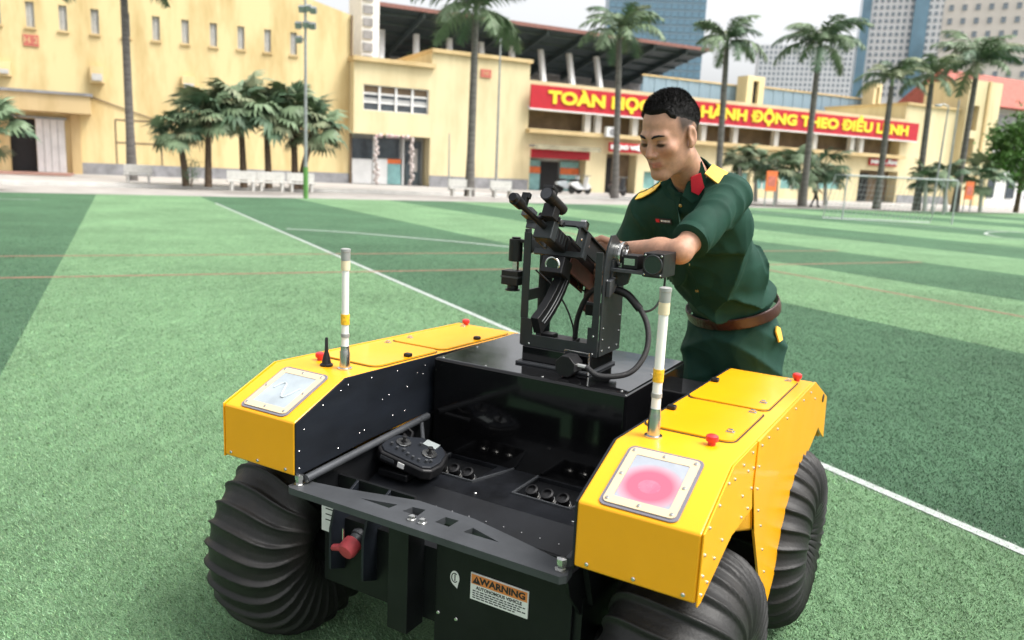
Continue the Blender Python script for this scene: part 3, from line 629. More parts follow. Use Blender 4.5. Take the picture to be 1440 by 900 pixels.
pelvis = at(1030, 486, 2.97); waist = at(1030, 432, 2.95); chest = at(985, 318, 2.80); neck0 = at(973, 250, 2.72)
shL = at(1031, 274, 2.63); shR = at(906, 298, 2.88)
elL = at(957, 354, 2.41); haL = np.array(v2w((.0, 1.02, 1.165))); wrL = haL + .06 * nrmz(elL - haL)
haR = np.array(v2w((-.008, .935, 1.090))); wrR = np.array(v2w((-.060, 1.030, 1.080))); elR = at(884, 366, 2.92)
LFT = nrmz(shL - shR); UPT = nrmz(neck0 - waist); FWD = nrmz(np.cross(UPT, LFT) * -1.0)
if FWD[1] > 0: FWD = -FWD
LFT = nrmz(LFT - UPT * (LFT @ UPT)); AX = np.array([LFT, FWD, UPT])
PL = nrmz([LFT[0], LFT[1], 0]); PF = np.array([-PL[1], PL[0], 0]); PF = PF if PF @ FWD > 0 else -PF
HC = at(941, 190, 2.56)                                  # head centre
hf = nrmz([-.70, -.62, -.40]); hl = nrmz(np.cross([.03, .02, 1], hf) * 1.0)
if hl @ LFT < 0: hl = -hl
hu = np.cross(hl, hf); hu = hu if hu[2] > 0 else -hu
HAX = np.array([hl, hf, hu]); HS = 1.03
def H2W(q): return HC + HS * (np.asarray(q, float) @ HAX)
def toH(p): return ((p - HC) @ HAX.T) / HS

def head_sdf(q):
    qa = q.copy(); qa[..., 0] = np.abs(qa[..., 0])
    d = ellip(q, (0, -.014, .034), (.074, .096, .086))
    d = smin(d, ellip(q, (0, .026, -.036), (.062, .065, .080)), .03)
    d = smin(d, capsule(qa, (.050, .004, -.055), (.016, .070, -.100), .018, .014), .025)
    d = smin(d, ellip(q, (0, .072, -.100), (.022, .018, .016)), .02)
    d = smin(d, capsule(qa, (.012, .084, .024), (.040, .070, .022), .010, .009), .016)
    d = smin(d, ellip(qa, (.042, .064, -.018), (.021, .019, .018)), .024)
    d = smax(d, -ellip(qa, (.031, .100, .003), (.019, .020, .011)), .010)
    d = smin(d, ellip(qa, (.031, .0745, .003), (.0155, .0130, .0105)), .004)
    d = smin(d, capsule(q, (0, .084, .014), (0, .106, -.026), .0075, .0115), .010)
    d = smin(d, ellip(qa, (.0125, .0965, -.031), (.0095, .010, .0080)), .006)
    d = smin(d, ellip(q, (0, .080, -.058), (.026, .017, .018)), .012)
    d = smin(d, capsule(qa, (0, .0965, -.0555), (.022, .084, -.0640), .0050, .0030), .005)
    d = smin(d, capsule(qa, (0, .0955, -.0655), (.018, .084, -.0672), .0062, .0030), .005)
    d = smax(d, -capsule(qa, (0, .1045, -.0603), (.024, .088, -.0668), .0022, .0015), .003)
    e = ellip(qa, (.079, -.010, -.004), (.0085, .019, .031)); e = smax(e, -ellip(qa, (.089, -.004, .000), (.008, .011, .020)), .004)
    e = smin(e, ellip(qa, (.077, .001, -.030), (.007, .009, .010)), .008)
    return smin(d, e, .006)
nkT = H2W((0, -.028, -.075))
def finger_chain(d, p, pts, r0, r1):
    n = len(pts) - 1
    for i in range(n): d = smin(d, capsule(p, pts[i], pts[i + 1], r0 + (r1 - r0) * i / n, r0 + (r1 - r0) * (i + 1) / n), .004)
    return d
def hand_pts(wr, ha, side, curl):
    """palm axis ha-wr; side = direction across the knuckles (index towards +side); curl = direction the fingers bend to"""
    a = nrmz(ha - wr); s_ = nrmz(side - a * (np.dot(side, a))); c_ = nrmz(curl - a * np.dot(curl, a) - s_ * np.dot(curl, s_)); out = []
    for k, (off, ln) in enumerate(((.029, .92), (.010, 1.0), (-.009, .95), (-.027, .78))):
        b = wr + a * .085 + s_ * off
        p1 = b + (a * .030 + c_ * .020) * ln; p2 = p1 + (a * .004 + c_ * .028) * ln; p3 = p2 + (-a * .014 + c_ * .016) * ln
        out.append([b, p1, p2, p3])
    t0 = wr + a * .028 + s_ * .030; t1 = t0 + a * .026 + s_ * .020 + c_ * .014; t2 = t1 + a * .024 + c_ * .016
    return a, s_, c_, out, [wr + a * .015 + s_ * .015, t0, t1, t2]
UPV = np.array([0, 0, 1.0]); gunfwd = np.array(v2w((0, -1, 0))) - np.array(v2w((0, 0, 0))); gunright = np.array(v2w((1, 0, 0))) - np.array(v2w((0, 0, 0)))
HL = hand_pts(wrL, haL, gunfwd * .4 + UPV * .8, -UPV * .4 - gunright * .3 + gunfwd * .3); HR = hand_pts(wrR, haR, UPV, gunright)
def hand_sdf(p, wr, Hd):
    a, s_, c_, fs, th = Hd
    d = smin(capsule(p, wr + a * .012 + s_ * .012, wr + a * .08 + s_ * .022, .019, .0135), capsule(p, wr + a * .012 - s_ * .010, wr + a * .078 - s_ * .020, .019, .0125), .018)
    d = smin(d, capsule(p, wr + a * .02, wr + a * .08, .02, .014), .015)
    g = np.full(d.shape, 9.0)
    for f_ in fs: g = np.minimum(g, finger_chain(np.full(d.shape, 9.0), p, f_, .0092, .0072))
    d = smin(d, g, .005)
    return smin(d, finger_chain(np.full(d.shape, 9.0), p, th, .0135, .0085), .006)
def body_sdf(p):
    d = HS * head_sdf(toH(p))
    d = smin(d, capsule(p, nkT, neck0 - UPT * .02, .055, .060), .03)
    d = smin(d, ellip(p, chest, (.15, .09, .20), AX), .04)
    for s0, e0, w0, Hd in ((shL, elL, wrL, HL), (shR, elR, wrR, HR)):
        ar = smin(capsule(p, s0, e0, .050, .036), capsule(p, e0, e0 + .35 * (w0 - e0), .035, .041), .016)
        ar = smin(ar, capsule(p, e0 + .3 * (w0 - e0), w0, .041, .0265), .015)
        ar = smin(ar, hand_sdf(p, w0, Hd), .014); d = smin(d, ar, .012)
    return d
def bounds(pts, m): P = np.array(pts); return P.min(0) - m, P.max(0) + m
per = empty('person', (pelvis[0], pelvis[1], 0.0))
tag(per, 'person in dark green short-sleeved uniform shirt leaning over the gun mount, brown belt', 'person')
PO = (pelvis[0], pelvis[1], 0.0)
lo, hi = bounds([HC, shL, shR, elL, elR, haL, haR, chest], .22)
V, F = surface(body_sdf, lo, hi, .0034)
q = toH(V); qx = np.abs(q[:, 0])
skin = np.tile(np.array([.50, .275, .182]), (len(V), 1))
def blend(mask, colr): 
    global skin
    m = np.clip(mask, 0, 1)[:, None]; skin = skin * (1 - m) + np.array(colr) * m
inh = (np.linalg.norm(q, axis=1) < .2)
def gauss(x, y, z, cx, cy, cz, r): return np.exp(-(((x - cx) / r[0]) ** 2 + ((y - cy) / r[1]) ** 2 + ((z - cz) / r[2]) ** 2))
blend(inh * .45 * gauss(qx, q[:, 1], q[:, 2], .042, .08, -.025, (.022, .03, .02)), (.60, .24, .16))
blend(inh * .8 * np.clip(1.25 - np.maximum(qx / .024, np.abs(q[:, 2] + .0605) / .0085), 0, .35) / .35 * (q[:, 1] > .08), (.42, .15, .115))
blend(inh * .35 * gauss(qx, q[:, 1], q[:, 2], 0, .11, -.026, (.014, .02, .014)), (.60, .24, .17))
fade_ = inh * np.clip((q[:, 2] - (-.012)) / .045, 0, 1) * np.clip((.040 - q[:, 1]) / .022, 0, 1) * (qx < .0765) * np.clip((q[:, 2] + .5 * q[:, 1] + .01) / .03, 0, 1)
fade2 = inh * np.clip((-.030 - q[:, 1]) / .03, 0, 1) * np.clip((q[:, 2] + .085) / .05, 0, 1)
blend(.92 * np.maximum(fade_, fade2), (.035, .026, .022))
blend(inh * .5 * gauss(qx, q[:, 1], q[:, 2], .031, .086, .0105, (.017, .012, .0022)), (.10, .05, .035))
blend(inh * .95 * np.clip(2.2 * gauss(qx, q[:, 1], q[:, 2], .031, .088, -.0018, (.0128, .018, .0050)), 0, 1), (.020, .012, .010))
SKIN = tint_mat('skin', .5, sss=.05, bump=.10, bscale=700, var=.13)
body = np_mesh('body', V, F, SKIN, per, PO, skin)
HAIR = mat('short_black_hair', (.009, .008, .008), .55, var=.5, scale=300, bump=.35, bscale=700, spec=.25)
def hair_thick(q_):
    x, y, z = np.abs(q_[..., 0]), q_[..., 1], q_[..., 2]
    front = .081 - .35 * np.clip(x - .035, 0, .05)                      # hairline height over the brow
    lim = np.where(y > .045, front, np.where(y > -.03, .020 + .6 * np.clip(y + .03, 0, .075), .02 - .8 * np.clip(-.03 - y, 0, .09)))
    up = np.clip((z - lim) / np.where(y > .03, .016, .055), -1, 1)
    return np.where(up < 0, -.008, -.002 + .0085 * up) + .005 * np.clip((z - .085) / .03, 0, 1)
def hair_sdf(p):
    q_ = toH(p); d = head_sdf(q_)
    d = d - hair_thick(q_) - .0010 * wob(q_, 300)
    return np.maximum(d, -.02) * HS * .8
V, F = surface(hair_sdf, *bounds([HC], .15), .0030)
hq = toH(V); th_ = hair_thick(hq); out_ = head_sdf(hq) > .0008
hair = np_mesh('hair', V, F, HAIR, per, PO)
# loose short strands give the crop its uneven outline
cand = np.where(out_ & (th_ > .0015))[0]; pick = rng.choice(cand, 16000); hp = V[pick]; cen_ = H2W((0, -.014, .02))
nn = hp - cen_; nn /= np.linalg.norm(nn, axis=1)[:, None]; dv = nn + rng.normal(0, .28, nn.shape) + .35 * hf; dv /= np.linalg.norm(dv, axis=1)[:, None]
sd_ = np.cross(dv, rng.normal(size=dv.shape)); sd_ /= np.linalg.norm(sd_, axis=1)[:, None]; ln_ = rng.uniform(.006, .013, (len(hp), 1)) * np.clip(th_[pick] / .012, .4, 1.3)[:, None]
SV = np.stack([hp - sd_ * .0008 - nn * .002, hp + sd_ * .0008 - nn * .002, hp + dv * ln_], 1).reshape(-1, 3)
so = np_mesh('hair_strands', SV, np.arange(len(SV)).reshape(-1, 3), HAIR, hair, PO, smooth=False); so['kind'] = 'stuff'
for s in (-1, 1):
    pts = [H2W((s * x, y, z)) for x, y, z in ((.012, .0945, .0225), (.022, .0945, .0275), (.034, .0885, .0290), (.046, .0765, .0245))]
    MB().tube([tuple(a) for a in pts], [.0028, .0038, .0034, .0015], 8).build('eyebrow', HAIR, per, PO, smooth=60)

SHIRT = mat('dark_green_uniform_cloth', (.0075, .042, .027), .78, var=.10, scale=14, bump=.10, bscale=700, spec=.25, crease=.45)
TROU = mat('dark_green_trouser_cloth', (.008, .042, .029), .8, var=.10, scale=14, bump=.10, bscale=700, spec=.25, crease=.4)
LEATHER = mat('dark_brown_leather', (.045, .014, .010), .42, var=.25, scale=30, bump=.05, bscale=200)
BRASS = mat('brass', (.52, .40, .16), .32, metal=.9, var=.15, scale=40)
YCLOTH = mat('yellow_epaulette_cloth', (.76, .47, .05), .6, var=.12, scale=80, bump=.1, bscale=900)
REDC = mat('red_collar_cloth', (.62, .012, .03), .6, var=.08, scale=60)
# shirt
slL = shL + .82 * (elL - shL); slR = shR + .82 * (elR - shR)
def torso(p):
    d = ellip(p, chest + UPT * .015, (.178, .112, .20), AX)
    d = smin(d, ellip(p, chest * .45 + waist * .55 + FWD * .012, (.158, .120, .19), AX), .06)
    d = smin(d, ellip(p, waist + UPT * .0, (.158, .118, .13), AX), .05)
    d = smin(d, capsule(p, shL - LFT * .02, shR + LFT * .02, .054, .058), .05)
    d = smin(d, capsule(p, neck0 - UPT * .06, neck0 - UPT * .01, .088, .066), .05)
    d = smin(d, capsule(p, neck0 - UPT * .035 - FWD * .02, shL - LFT * .03, .055, .058), .04)
    d = smin(d, capsule(p, neck0 - UPT * .035 - FWD * .02, shR + LFT * .03, .055, .058), .04)
    return d
wn_ = nrmz(UPT * .50 + np.array([-.10, 0, .50]))           # belt plane normal
def ridged(p):
    q_ = np.stack([(p - waist) @ (LFT * .9 + UPT * .45), (p - waist) @ FWD, .45 * ((p - waist) @ (UPT * .9 - LFT * .45))], -1)
    return .0065 * np.clip(1 - np.abs(wob(q_, 9)) / .11, 0, 1) ** 1.3 + .0045 * np.clip(1 - np.abs(wob(q_ + .7, 17)) / .10, 0, 1) ** 1.4
def folds(p):
    h = (p - waist) @ UPT; l = (p - waist) @ LFT; f_ = (p - waist) @ FWD
    w = np.exp(-((h - .06) / .10) ** 2); w2 = np.exp(-((h - .20) / .14) ** 2)
    a = np.abs(np.sin(19 * h + 14 * l - 9 * f_ + 1.6 * wob(p, 9)))
    b = np.abs(np.sin(11 * h - 16 * l + 12 * f_ + 2.2 * wob(p, 7) + 1))
    c2 = np.abs(np.sin(15 * h + 10 * l + 16 * f_ + 2.0 * wob(p, 6) + 2)); w3 = np.exp(-((h - .34) / .10) ** 2)
    return np.clip(h / .06, 0, 1) * (.032 * w * (1 - a) ** 1.8 + .028 * w2 * (1 - b) ** 2.0 + .020 * w3 * (1 - c2) ** 1.8) + .004 * wob(p, 20) + ridged(p)
def shirt_sdf(p):
    d = torso(p)
    for s0, e0, c0 in ((shL, elL, slL), (shR, elR, slR)):
        a = nrmz(e0 - s0)
        g = capsule(p, s0, e0, .057, .058); h = (p - s0) @ a
        g = g - .006 * np.abs(np.sin(h * 26 + (p @ UPT) * 30 + 3.0 * wob(p, 10))) * np.clip(h / .1, 0, 1)
        g = smax(g, h - np.linalg.norm(c0 - s0), .004)
        d = smin(d, g, .035)
    d = d - folds(p)
    d = smax(d, -((p - waist) @ wn_ - .012), .008)
    nk = capsule(p, nkT, neck0 - UPT * .03 , .058, .062)
    return smax(d, -(nk - .004), .006)
lo, hi = bounds([waist, shL, shR, slL, slR, chest, neck0], .17)
V, F = surface(shirt_sdf, lo, hi, .0048)
shirt = np_mesh('shirt', V, F, SHIRT, per, PO)
# sleeve hems, shirt front band
for s0, e0, c0 in ((shL, elL, slL), (shR, elR, slR)):
    a = Vector(nrmz(e0 - s0)); R_ = a.to_track_quat('Z', 'Y').to_matrix().to_4x4()
    rr = .0620
    MB().lathe([(rr - .010, -.020), (rr, -.020), (rr, .002), (rr - .004, .004), (rr - .022, .004)], 36, M=Matrix.Translation(Vector(c0)) @ R_).build('sleeve_hem', SHIRT, shirt, PO, smooth=50)
# trousers
fL = pelvis + PL * .115 + PF * -.10; fR = pelvis - PL * .12 + PF * -.02
hipL = pelvis + PL * .085 - np.array([0, 0, .03]); hipR = pelvis - PL * .085 - np.array([0, 0, .03])
ankL = np.array([fL[0], fL[1], .09]); ankR = np.array([fR[0], fR[1], .09])
knL = (hipL + ankL) / 2 + PF * .05; knR = (hipR + ankR) / 2 + PF * .06
def trou_sdf(p):
    d = ellip(p, pelvis + np.array([0, 0, .035]), (.182, .138, .165), np.array([PL, PF, [0, 0, 1]]))
    d = smin(d, ellip(p, pelvis - PF * .035 - np.array([0, 0, .02]), (.168, .125, .12), np.array([PL, PF, [0, 0, 1]])), .05)
    for h, k, a in ((hipL, knL, ankL), (hipR, knR, ankR)):
        g = smin(capsule(p, h, k, .102, .078), capsule(p, k, a, .078, .066), .03); d = smin(d, g, .022)
    hz = p[..., 2] - pelvis[2]; l = (p - pelvis) @ PL; f_ = (p - pelvis) @ PF
    wv = np.exp(-((hz + .03) / .12) ** 2)
    d = d - .016 * wv * (1 - np.abs(np.sin(26 * hz + 9 * np.abs(l) - 8 * f_ + 1.5 * wob(p, 8)))) ** 1.4 - .004 * wob(p, 16) - ridged(p[..., [2, 1, 0]] * np.array([1.0, 1, 1.2]))
    return smax(d, (p - waist) @ wn_ - .018, .006)
lo, hi = bounds([waist, hipL, hipR, ankL, ankR, pelvis], .20)
lo[2] = .04
V, F = surface(trou_sdf, lo, hi, .0065)
trou = np_mesh('trousers', V, F, TROU, per, PO)
def belt_sdf(p):
    b = smin(torso(p), ellip(p, waist, (.158, .122, .13), AX), .03)
    return smax(np.abs(b - .0115) - .0032, np.abs((p - waist) @ wn_ + .002) - .024, .002)
V, F = surface(belt_sdf, waist - .26, waist + .26, .0045)
belt = np_mesh('belt', V, F, LEATHER, per, PO)
for a_, nm in ((ankL, 'shoe'), (ankR, 'shoe')):
    g = Vector(PF); q_ = Matrix.Translation((a_[0], a_[1], 0)) @ Matrix(((PL[0], PF[0], 0, 0), (PL[1], PF[1], 0, 0), (0, 0, 1, 0), (0, 0, 0, 1)))
    MB().box(-.045, .045, -.09, .19, 0, .025, M=q_).ball((0, .06, .045), (.046, .13, .045), 10, M=q_).ball((0, -.03, .07), (.045, .06, .06), 10, M=q_).build(nm, LEATHER, per, PO)
# small things on the uniform: found by casting rays onto the cloth
from mathutils.bvhtree import BVHTree
def bvh(o): return BVHTree.FromPolygons([tuple(np.array(v.co) + PO) for v in o.data.vertices], [tuple(p.vertices) for p in o.data.polygons])
BS = bvh(shirt); BB = bvh(belt); BT = bvh(trou)
def hit(B, px, py):
    d = Vector(ray(px, py)).normalized(); r = B.ray_cast(Vector((0, 0, CAM_H)), d)
    return (r[0], r[1]) if r[0] is not None else (None, None)
def frame_at(p, n, up):
    n = Vector(n).normalized(); u = Vector(up); u = (u - n * u.dot(n)).normalized(); r = u.cross(n)
    return Matrix(((r[0], u[0], n[0], p[0]), (r[1], u[1], n[1], p[1]), (r[2], u[2], n[2], p[2]), (0, 0, 0, 1)))
for px, py in ((957, 289), (962, 330), (968, 372), (980, 409)):
    p, n = hit(BS, px, py)
    if p: MB().lathe([(.0062, -.002), (.0062, .002), (.0045, .0036), (.001, .0038)], 14, M=frame_at(p, n, (0, 0, 1))).build('button', BRASS, shirt, PO, smooth=50)
pr = [hit(BS, px, py) for px, py in ((953, 276), (955, 300), (958, 320), (962, 345), (966, 372), (973, 395), (979, 418), (982, 430))]
pr = [(p, n) for p, n in pr if p]
if len(pr) > 3:
    m = MB(); vv = []
    for i, (p, n) in enumerate(pr):
        q2 = pr[min(i + 1, len(pr) - 1)][0]; q1 = pr[max(0, i - 1)][0]; t = (q2 - q1).normalized(); w = t.cross(n).normalized()
        vv += [p + w * .014 + n * .0005, p - w * .014 + n * .0005, p - w * .014 + n * .003, p + w * .014 + n * .003]
    ff = [(i * 4 + j, i * 4 + (j + 1) % 4, i * 4 + 4 + (j + 1) % 4, i * 4 + 4 + j) for i in range(len(pr) - 1) for j in range(4)]
    m.add(vv, ff).build('front_band', SHIRT, shirt, PO, smooth=50)
p, n = hit(BS, 934, 310)
if p:
    Mx = frame_at(p + n * .003, n, UPT)
    nt_ = MB().box(-.034, .034, -.009, .009, 0, .003, M=Mx).build('name_tag', INK, shirt, PO)
    MB().box(-.031, -.016, -.006, .006, .003, .0035, M=Mx).build('tag_flag', REDC, nt_, PO)
    m = MB(); x = -.010
    while x < .028: w_ = random.uniform(.003, .006); m.box(x, x + w_, -.003, .004, .003, .0034, M=Mx); x += w_ + .0015
    m.build('tag_lettering', PAPER, nt_, PO)
p, n = hit(BB, 994, 440)
if p:
    Mx = frame_at(p + n * .002, n, wn_)
    bk = part_mesh('buckle', flat([rrect(-.026, .026, -.021, .021, .006)], .005), BRASS, belt, Matrix.Translation(-Vector(PO)) @ Mx, .001)
p, n = hit(BT, 1093, 470)
if p:
    Mx = frame_at(p + n * .004, n, (0, 0, 1)); MB().prism([(-.016, -.03), (.012, -.024), (.016, .02), (-.004, .03), (-.018, .012)], 'z', 0, .006, M=Mx).build('yellow_tag', YCLOTH, trou, PO)
# collar: a stand round the neck open at the throat, two pointed leaves
cax = nrmz(nkT - neck0); 
def collar_sdf(p):
    h = (p - neck0) @ cax; d = capsule(p, nkT, neck0 - UPT * .06, .066, .082)
    fr = (p - neck0) @ FWD; lt = np.abs((p - neck0) @ LFT)
    top = .034 - .42 * np.clip(fr, -.05, .09); bot = -.020 - .30 * np.clip(fr, 0, .1)
    c_ = smax(np.abs(d) - .0035, smax(h - top, bot - h, .003), .003)
    return smax(c_, np.where(fr > 0, .020 + .30 * (h + .02) - lt, -1), .004)
V, F = surface(collar_sdf, neck0 - .17, neck0 + .17, .0042)
collar = np_mesh('collar', V, F, SHIRT, shirt, PO)
BD = bvh(body)
def hit2(px, py):
    best = None
    for T_ in (BS, BD):
        h_, n_ = hit(T_, px, py)
        if h_ is not None and (best is None or h_.y < best[0].y): best = (h_, n_)
    return best
def patch(pxs, lift, thick, name, mt, parent):
    """a small cloth piece whose outline lies on the garment, smoothed onto a common curved sheet"""
    P = [hit2(a, b) for a, b in pxs]; P = [q for q in P if q]
    if len(P) < 3: return None
    nn = sum((n_ for _, n_ in P), Vector()).normalized(); k = len(P); cen = sum((h_ for h_, _ in P), Vector()) / k
    nn = (nn + Vector((0, -1, 0)) * .25).normalized(); pts = []
    for a, b in pxs:                                    # outline laid on the common plane of the cloth
        d_ = Vector(ray(a, b)); o_ = Vector((0, 0, CAM_H)); pts.append(o_ + d_ * ((cen - o_).dot(nn) / d_.dot(nn)))
    k = len(pts)
    vv = [h_ + nn * lift for h_ in pts] + [h_ + nn * (lift + thick) for h_ in pts] + [cen + nn * (lift + thick + .002)]
    ff = [(k + i, k + (i + 1) % k, 2 * k) for i in range(k)] + [tuple(range(k))[::-1]] + [(i, (i + 1) % k, k + (i + 1) % k, k + i) for i in range(k)]
    o = MB().add(vv, ff).build(name, mt, parent, PO, smooth=50); bm = bmesh.new(); bm.from_mesh(o.data); bmesh.ops.recalc_face_normals(bm, faces=bm.faces); bm.to_mesh(o.data); bm.free(); return o
patch([(986, 226), (992, 244), (991, 262), (984, 279), (972, 285), (959, 274), (966, 256), (976, 240)], .008, .005, 'collar_leaf', SHIRT, collar)
patch([(930, 256), (944, 253), (958, 273), (950, 284), (937, 275)], .008, .005, 'collar_leaf', SHIRT, collar)
tb = patch([(970, 247), (984, 241), (989, 261), (981, 272), (971, 267)], .018, .004, 'collar_tab', REDC, collar)
if tb: patch([(976, 252), (981, 250), (983, 258), (978, 262)], .025, .003, 'tab_star', BRASS, tb)
el_ = patch([(989, 248), (1000, 235), (1022, 247), (1008, 263)], .012, .005, 'epaulette', YCLOTH, shirt)
if el_: patch([(1002, 245), (1006, 244), (1007, 248), (1003, 249)], .016, .003, 'rank_star', BRASS, el_)
# epaulettes: long slabs on the shoulder tops
for s0, sgn in ((shR, -1),):
    a0 = s0 * .34 + neck0 * .66 + FWD * .02; a1 = s0 * 1.0 + FWD * .02
    ux = Vector(nrmz(a1 - a0)); pts = []
    up_ = Vector(nrmz(np.array([0, 0, 1.0]) * .75 + UPT * .2 + FWD * .35))
    mm = MB(); vv = []; nn_ = 6
    for i in range(nn_):
        t = i / (nn_ - 1); c_ = Vector(a0 + (a1 - a0) * t); r_ = BS.ray_cast(c_ + up_ * .25, -up_)
        h_ = (r_[0] if r_[0] is not None else c_ + up_ * .07) + up_ * .004
        wd = Vector(FWD); wd = (wd - ux * wd.dot(ux)).normalized(); hw = .021 + .008 * t
        dr_ = up_ * -.004
        vv += [h_ - wd * hw + dr_, h_ + wd * hw + dr_, h_ + wd * hw + up_ * .004 + dr_, h_ - wd * hw + up_ * .004 + dr_]
    ff = [(i * 4 + j, i * 4 + (j + 1) % 4, i * 4 + 4 + (j + 1) % 4, i * 4 + 4 + j) for i in range(nn_ - 1) for j in range(4)] + [(3, 2, 1, 0), tuple(range(nn_ * 4 - 4, nn_ * 4))]
    mm.add(vv, ff); ep = mm.build('epaulette', YCLOTH, shirt, PO, bevel=.001)
    bm = bmesh.new(); bm.from_mesh(ep.data); bmesh.ops.recalc_face_normals(bm, faces=bm.faces); bm.to_mesh(ep.data); bm.free()
    cc = sum((Vector(v) for v in vv[8:16]), Vector()) / 8 + up_ * .003
    MB().lathe([(.006, 0), (.006, .002), (.003, .004)], 5, M=Matrix.Translation(cc) @ up_.to_track_quat('Z', 'Y').to_matrix().to_4x4()).build('rank_star', BRASS, ep, PO, smooth=0)

# ------------------------------------------------------------------ ground: asphalt to the horizon, turf in mown-look bands, track, kerb, pavement
def turf_mat(name, c1, c2, c3):
    m = bpy.data.materials.new(name); m.use_nodes = True; nt = m.node_tree; b = nt.nodes['Principled BSDF']; L = nt.links.new
    b.inputs['Roughness'].default_value = .85; b.inputs['Specular IOR Level'].default_value = .25
    tc = nt.nodes.new('ShaderNodeTexCoord')
    def noise(s, d=6, st=None):
        n = nt.nodes.new('ShaderNodeTexNoise'); n.inputs['Scale'].default_value = s; n.inputs['Detail'].default_value = d; n.inputs['Roughness'].default_value = .65
        if st:
            mp = nt.nodes.new('ShaderNodeMapping'); mp.inputs['Rotation'].default_value = (0, 0, rad(-27.5)); mp.inputs['Scale'].default_value = st; L(tc.outputs['Object'], mp.inputs[0]); L(mp.outputs[0], n.inputs['Vector'])
        else: L(tc.outputs['Object'], n.inputs['Vector'])
        return n
    fine = noise(150, 3); big = noise(.55, 5); mid = noise(7, 6, (2.2, .5, 1))
    r = nt.nodes.new('ShaderNodeValToRGB'); e = r.color_ramp.elements; e[0].position = .30; e[0].color = (*c1, 1); e[1].position = .68; e[1].color = (*c3, 1); q = e.new(.48); q.color = (*c2, 1)
    L(fine.outputs['Fac'], r.inputs['Fac'])
    def mul(a, bfac, lo_, hi_):
        mr = nt.nodes.new('ShaderNodeMapRange'); mr.inputs['From Min'].default_value = .3; mr.inputs['From Max'].default_value = .7; mr.inputs['To Min'].default_value = lo_; mr.inputs['To Max'].default_value = hi_
        L(bfac, mr.inputs[0]); mx = nt.nodes.new('ShaderNodeMix'); mx.data_type = 'RGBA'; mx.blend_type = 'MULTIPLY'; mx.inputs[0].default_value = 1; L(a, mx.inputs[6]); L(mr.outputs[0], mx.inputs[7]); return mx.outputs[2]
    o = mul(r.outputs['Color'], big.outputs['Fac'], .78, 1.20); o = mul(o, mid.outputs['Fac'], .74, 1.20); L(o, b.inputs['Base Color'])
    bp = nt.nodes.new('ShaderNodeBump'); bp.inputs['Strength'].default_value = .8; bp.inputs['Distance'].default_value = .02; L(fine.outputs['Fac'], bp.inputs['Height']); L(bp.outputs[0], b.inputs['Normal'])
    return m
TLIGHT = turf_mat('light_green_turf', (.052, .118, .055), (.140, .262, .130), (.23, .37, .21))
TDARK = turf_mat('dark_green_turf', (.022, .064, .034), (.060, .138, .072), (.105, .205, .115))
LINE_W = mat('white_line_paint', (.36, .40, .37), .8, var=.25, scale=40, bump=.3, bscale=90)
LINE_R = mat('faded_red_line', (.27, .14, .10), .85, var=.3, scale=8, bump=.3, bscale=90)
ASPH = mat('asphalt', (.16, .16, .155), .9, var=.2, scale=.6)
PAVE = mat('pale_concrete_paving', (.38, .36, .34), .85, var=.15, scale=.8, bump=.1)
TRACK = mat('grey_track', (.33, .31, .29), .9, var=.18, scale=.9, bump=.1)
KERB = mat('white_kerb', (.54, .53, .50), .8, var=.15, scale=2)
REDT = mat('red_tile_paving', (.36, .20, .16), .85, var=.2, scale=2)
Av = np.array([-.462, .887]); Bv = np.array([.887, .462])
def ab(a, b): v = Av * a + Bv * b; return (v[0], v[1])
def struct(o): o['kind'] = 'structure'; return o
struct(MB().add([(-900, -40, -.15), (900, -40, -.15), (900, 1500, -.15), (-900, 1500, -.15)], [(0, 1, 2, 3)]).build('ground', ASPH, smooth=0))
E0, E1 = ground(135, 273)[:2], ground(1440, 300)[:2]                # far edge of the turf
ed = (E1 - E0) / np.linalg.norm(E1 - E0); en = np.array([-ed[1], ed[0]])
BANDS = [(-60, 0), (-.73, .019), (3.25, -.016), (7.5, -.055), (11.2, -.06), (15.0, -.10), (19.0, -.13), (23.2, -.15), (27.5, -.16), (32, -.17), (36.5, -.18), (41, -.19), (46, -.20), (51, -.2), (90, -.2)]
def edge_hit(b0, k):                                                 # a-coordinate where a band boundary meets the turf's far edge
    A2 = np.array([Av + Bv * k, -ed]).T; t = np.linalg.solve(A2, E0 - Bv * b0); return t[0]
m = MB()
for i in range(len(BANDS) - 1):
    (b0, k0), (b1, k1) = BANDS[i], BANDS[i + 1]; e0_, e1_ = edge_hit(b0, k0), edge_hit(b1, k1)
    m.add([(*ab(-14, b0 - 14 * k0), 0), (*ab(-14, b1 - 14 * k1), 0), (*ab(e1_, b1 + k1 * e1_), 0), (*ab(e0_, b0 + k0 * e0_), 0)], [(0, 1, 2, 3)], 0 if i % 2 else 1)
turf = struct(m.build('turf_field', [TLIGHT, TDARK], smooth=0))
def ribbon(pts, w, name, mt, z=.004, close=None):
    P = [np.array(p[:2]) for p in pts]; v = []; f = []
    for i, p in enumerate(P):
        t = P[min(i + 1, len(P) - 1)] - P[max(i - 1, 0)]; t /= np.linalg.norm(t); n_ = np.array([-t[1], t[0]]) * w / 2
        v += [(*(p + n_), z), (*(p - n_), z)]
    f = [(2 * i + 1, 2 * i + 3, 2 * i + 2, 2 * i) for i in range(len(P) - 1)]
    return struct(MB().add(v, f).build(name, mt, smooth=0))
ribbon([ab(-8, 3.38), ab(24.4, 2.86)], .06, 'white_line', LINE_W)
def crv(pts, n=24): return [tuple(p) for p in bez([(x, y, 0) for x, y in pts], n)]
ribbon(crv([ab(16.15, 3.22), ab(15.5, 4.2), ab(14.55, 5.1), ab(12.7, 6.55), ab(10.2, 7.6)]), .10, 'white_line', LINE_W)
ribbon([ab(11.85, -12), ab(11.85, 14)], .075, 'red_line', LINE_R)
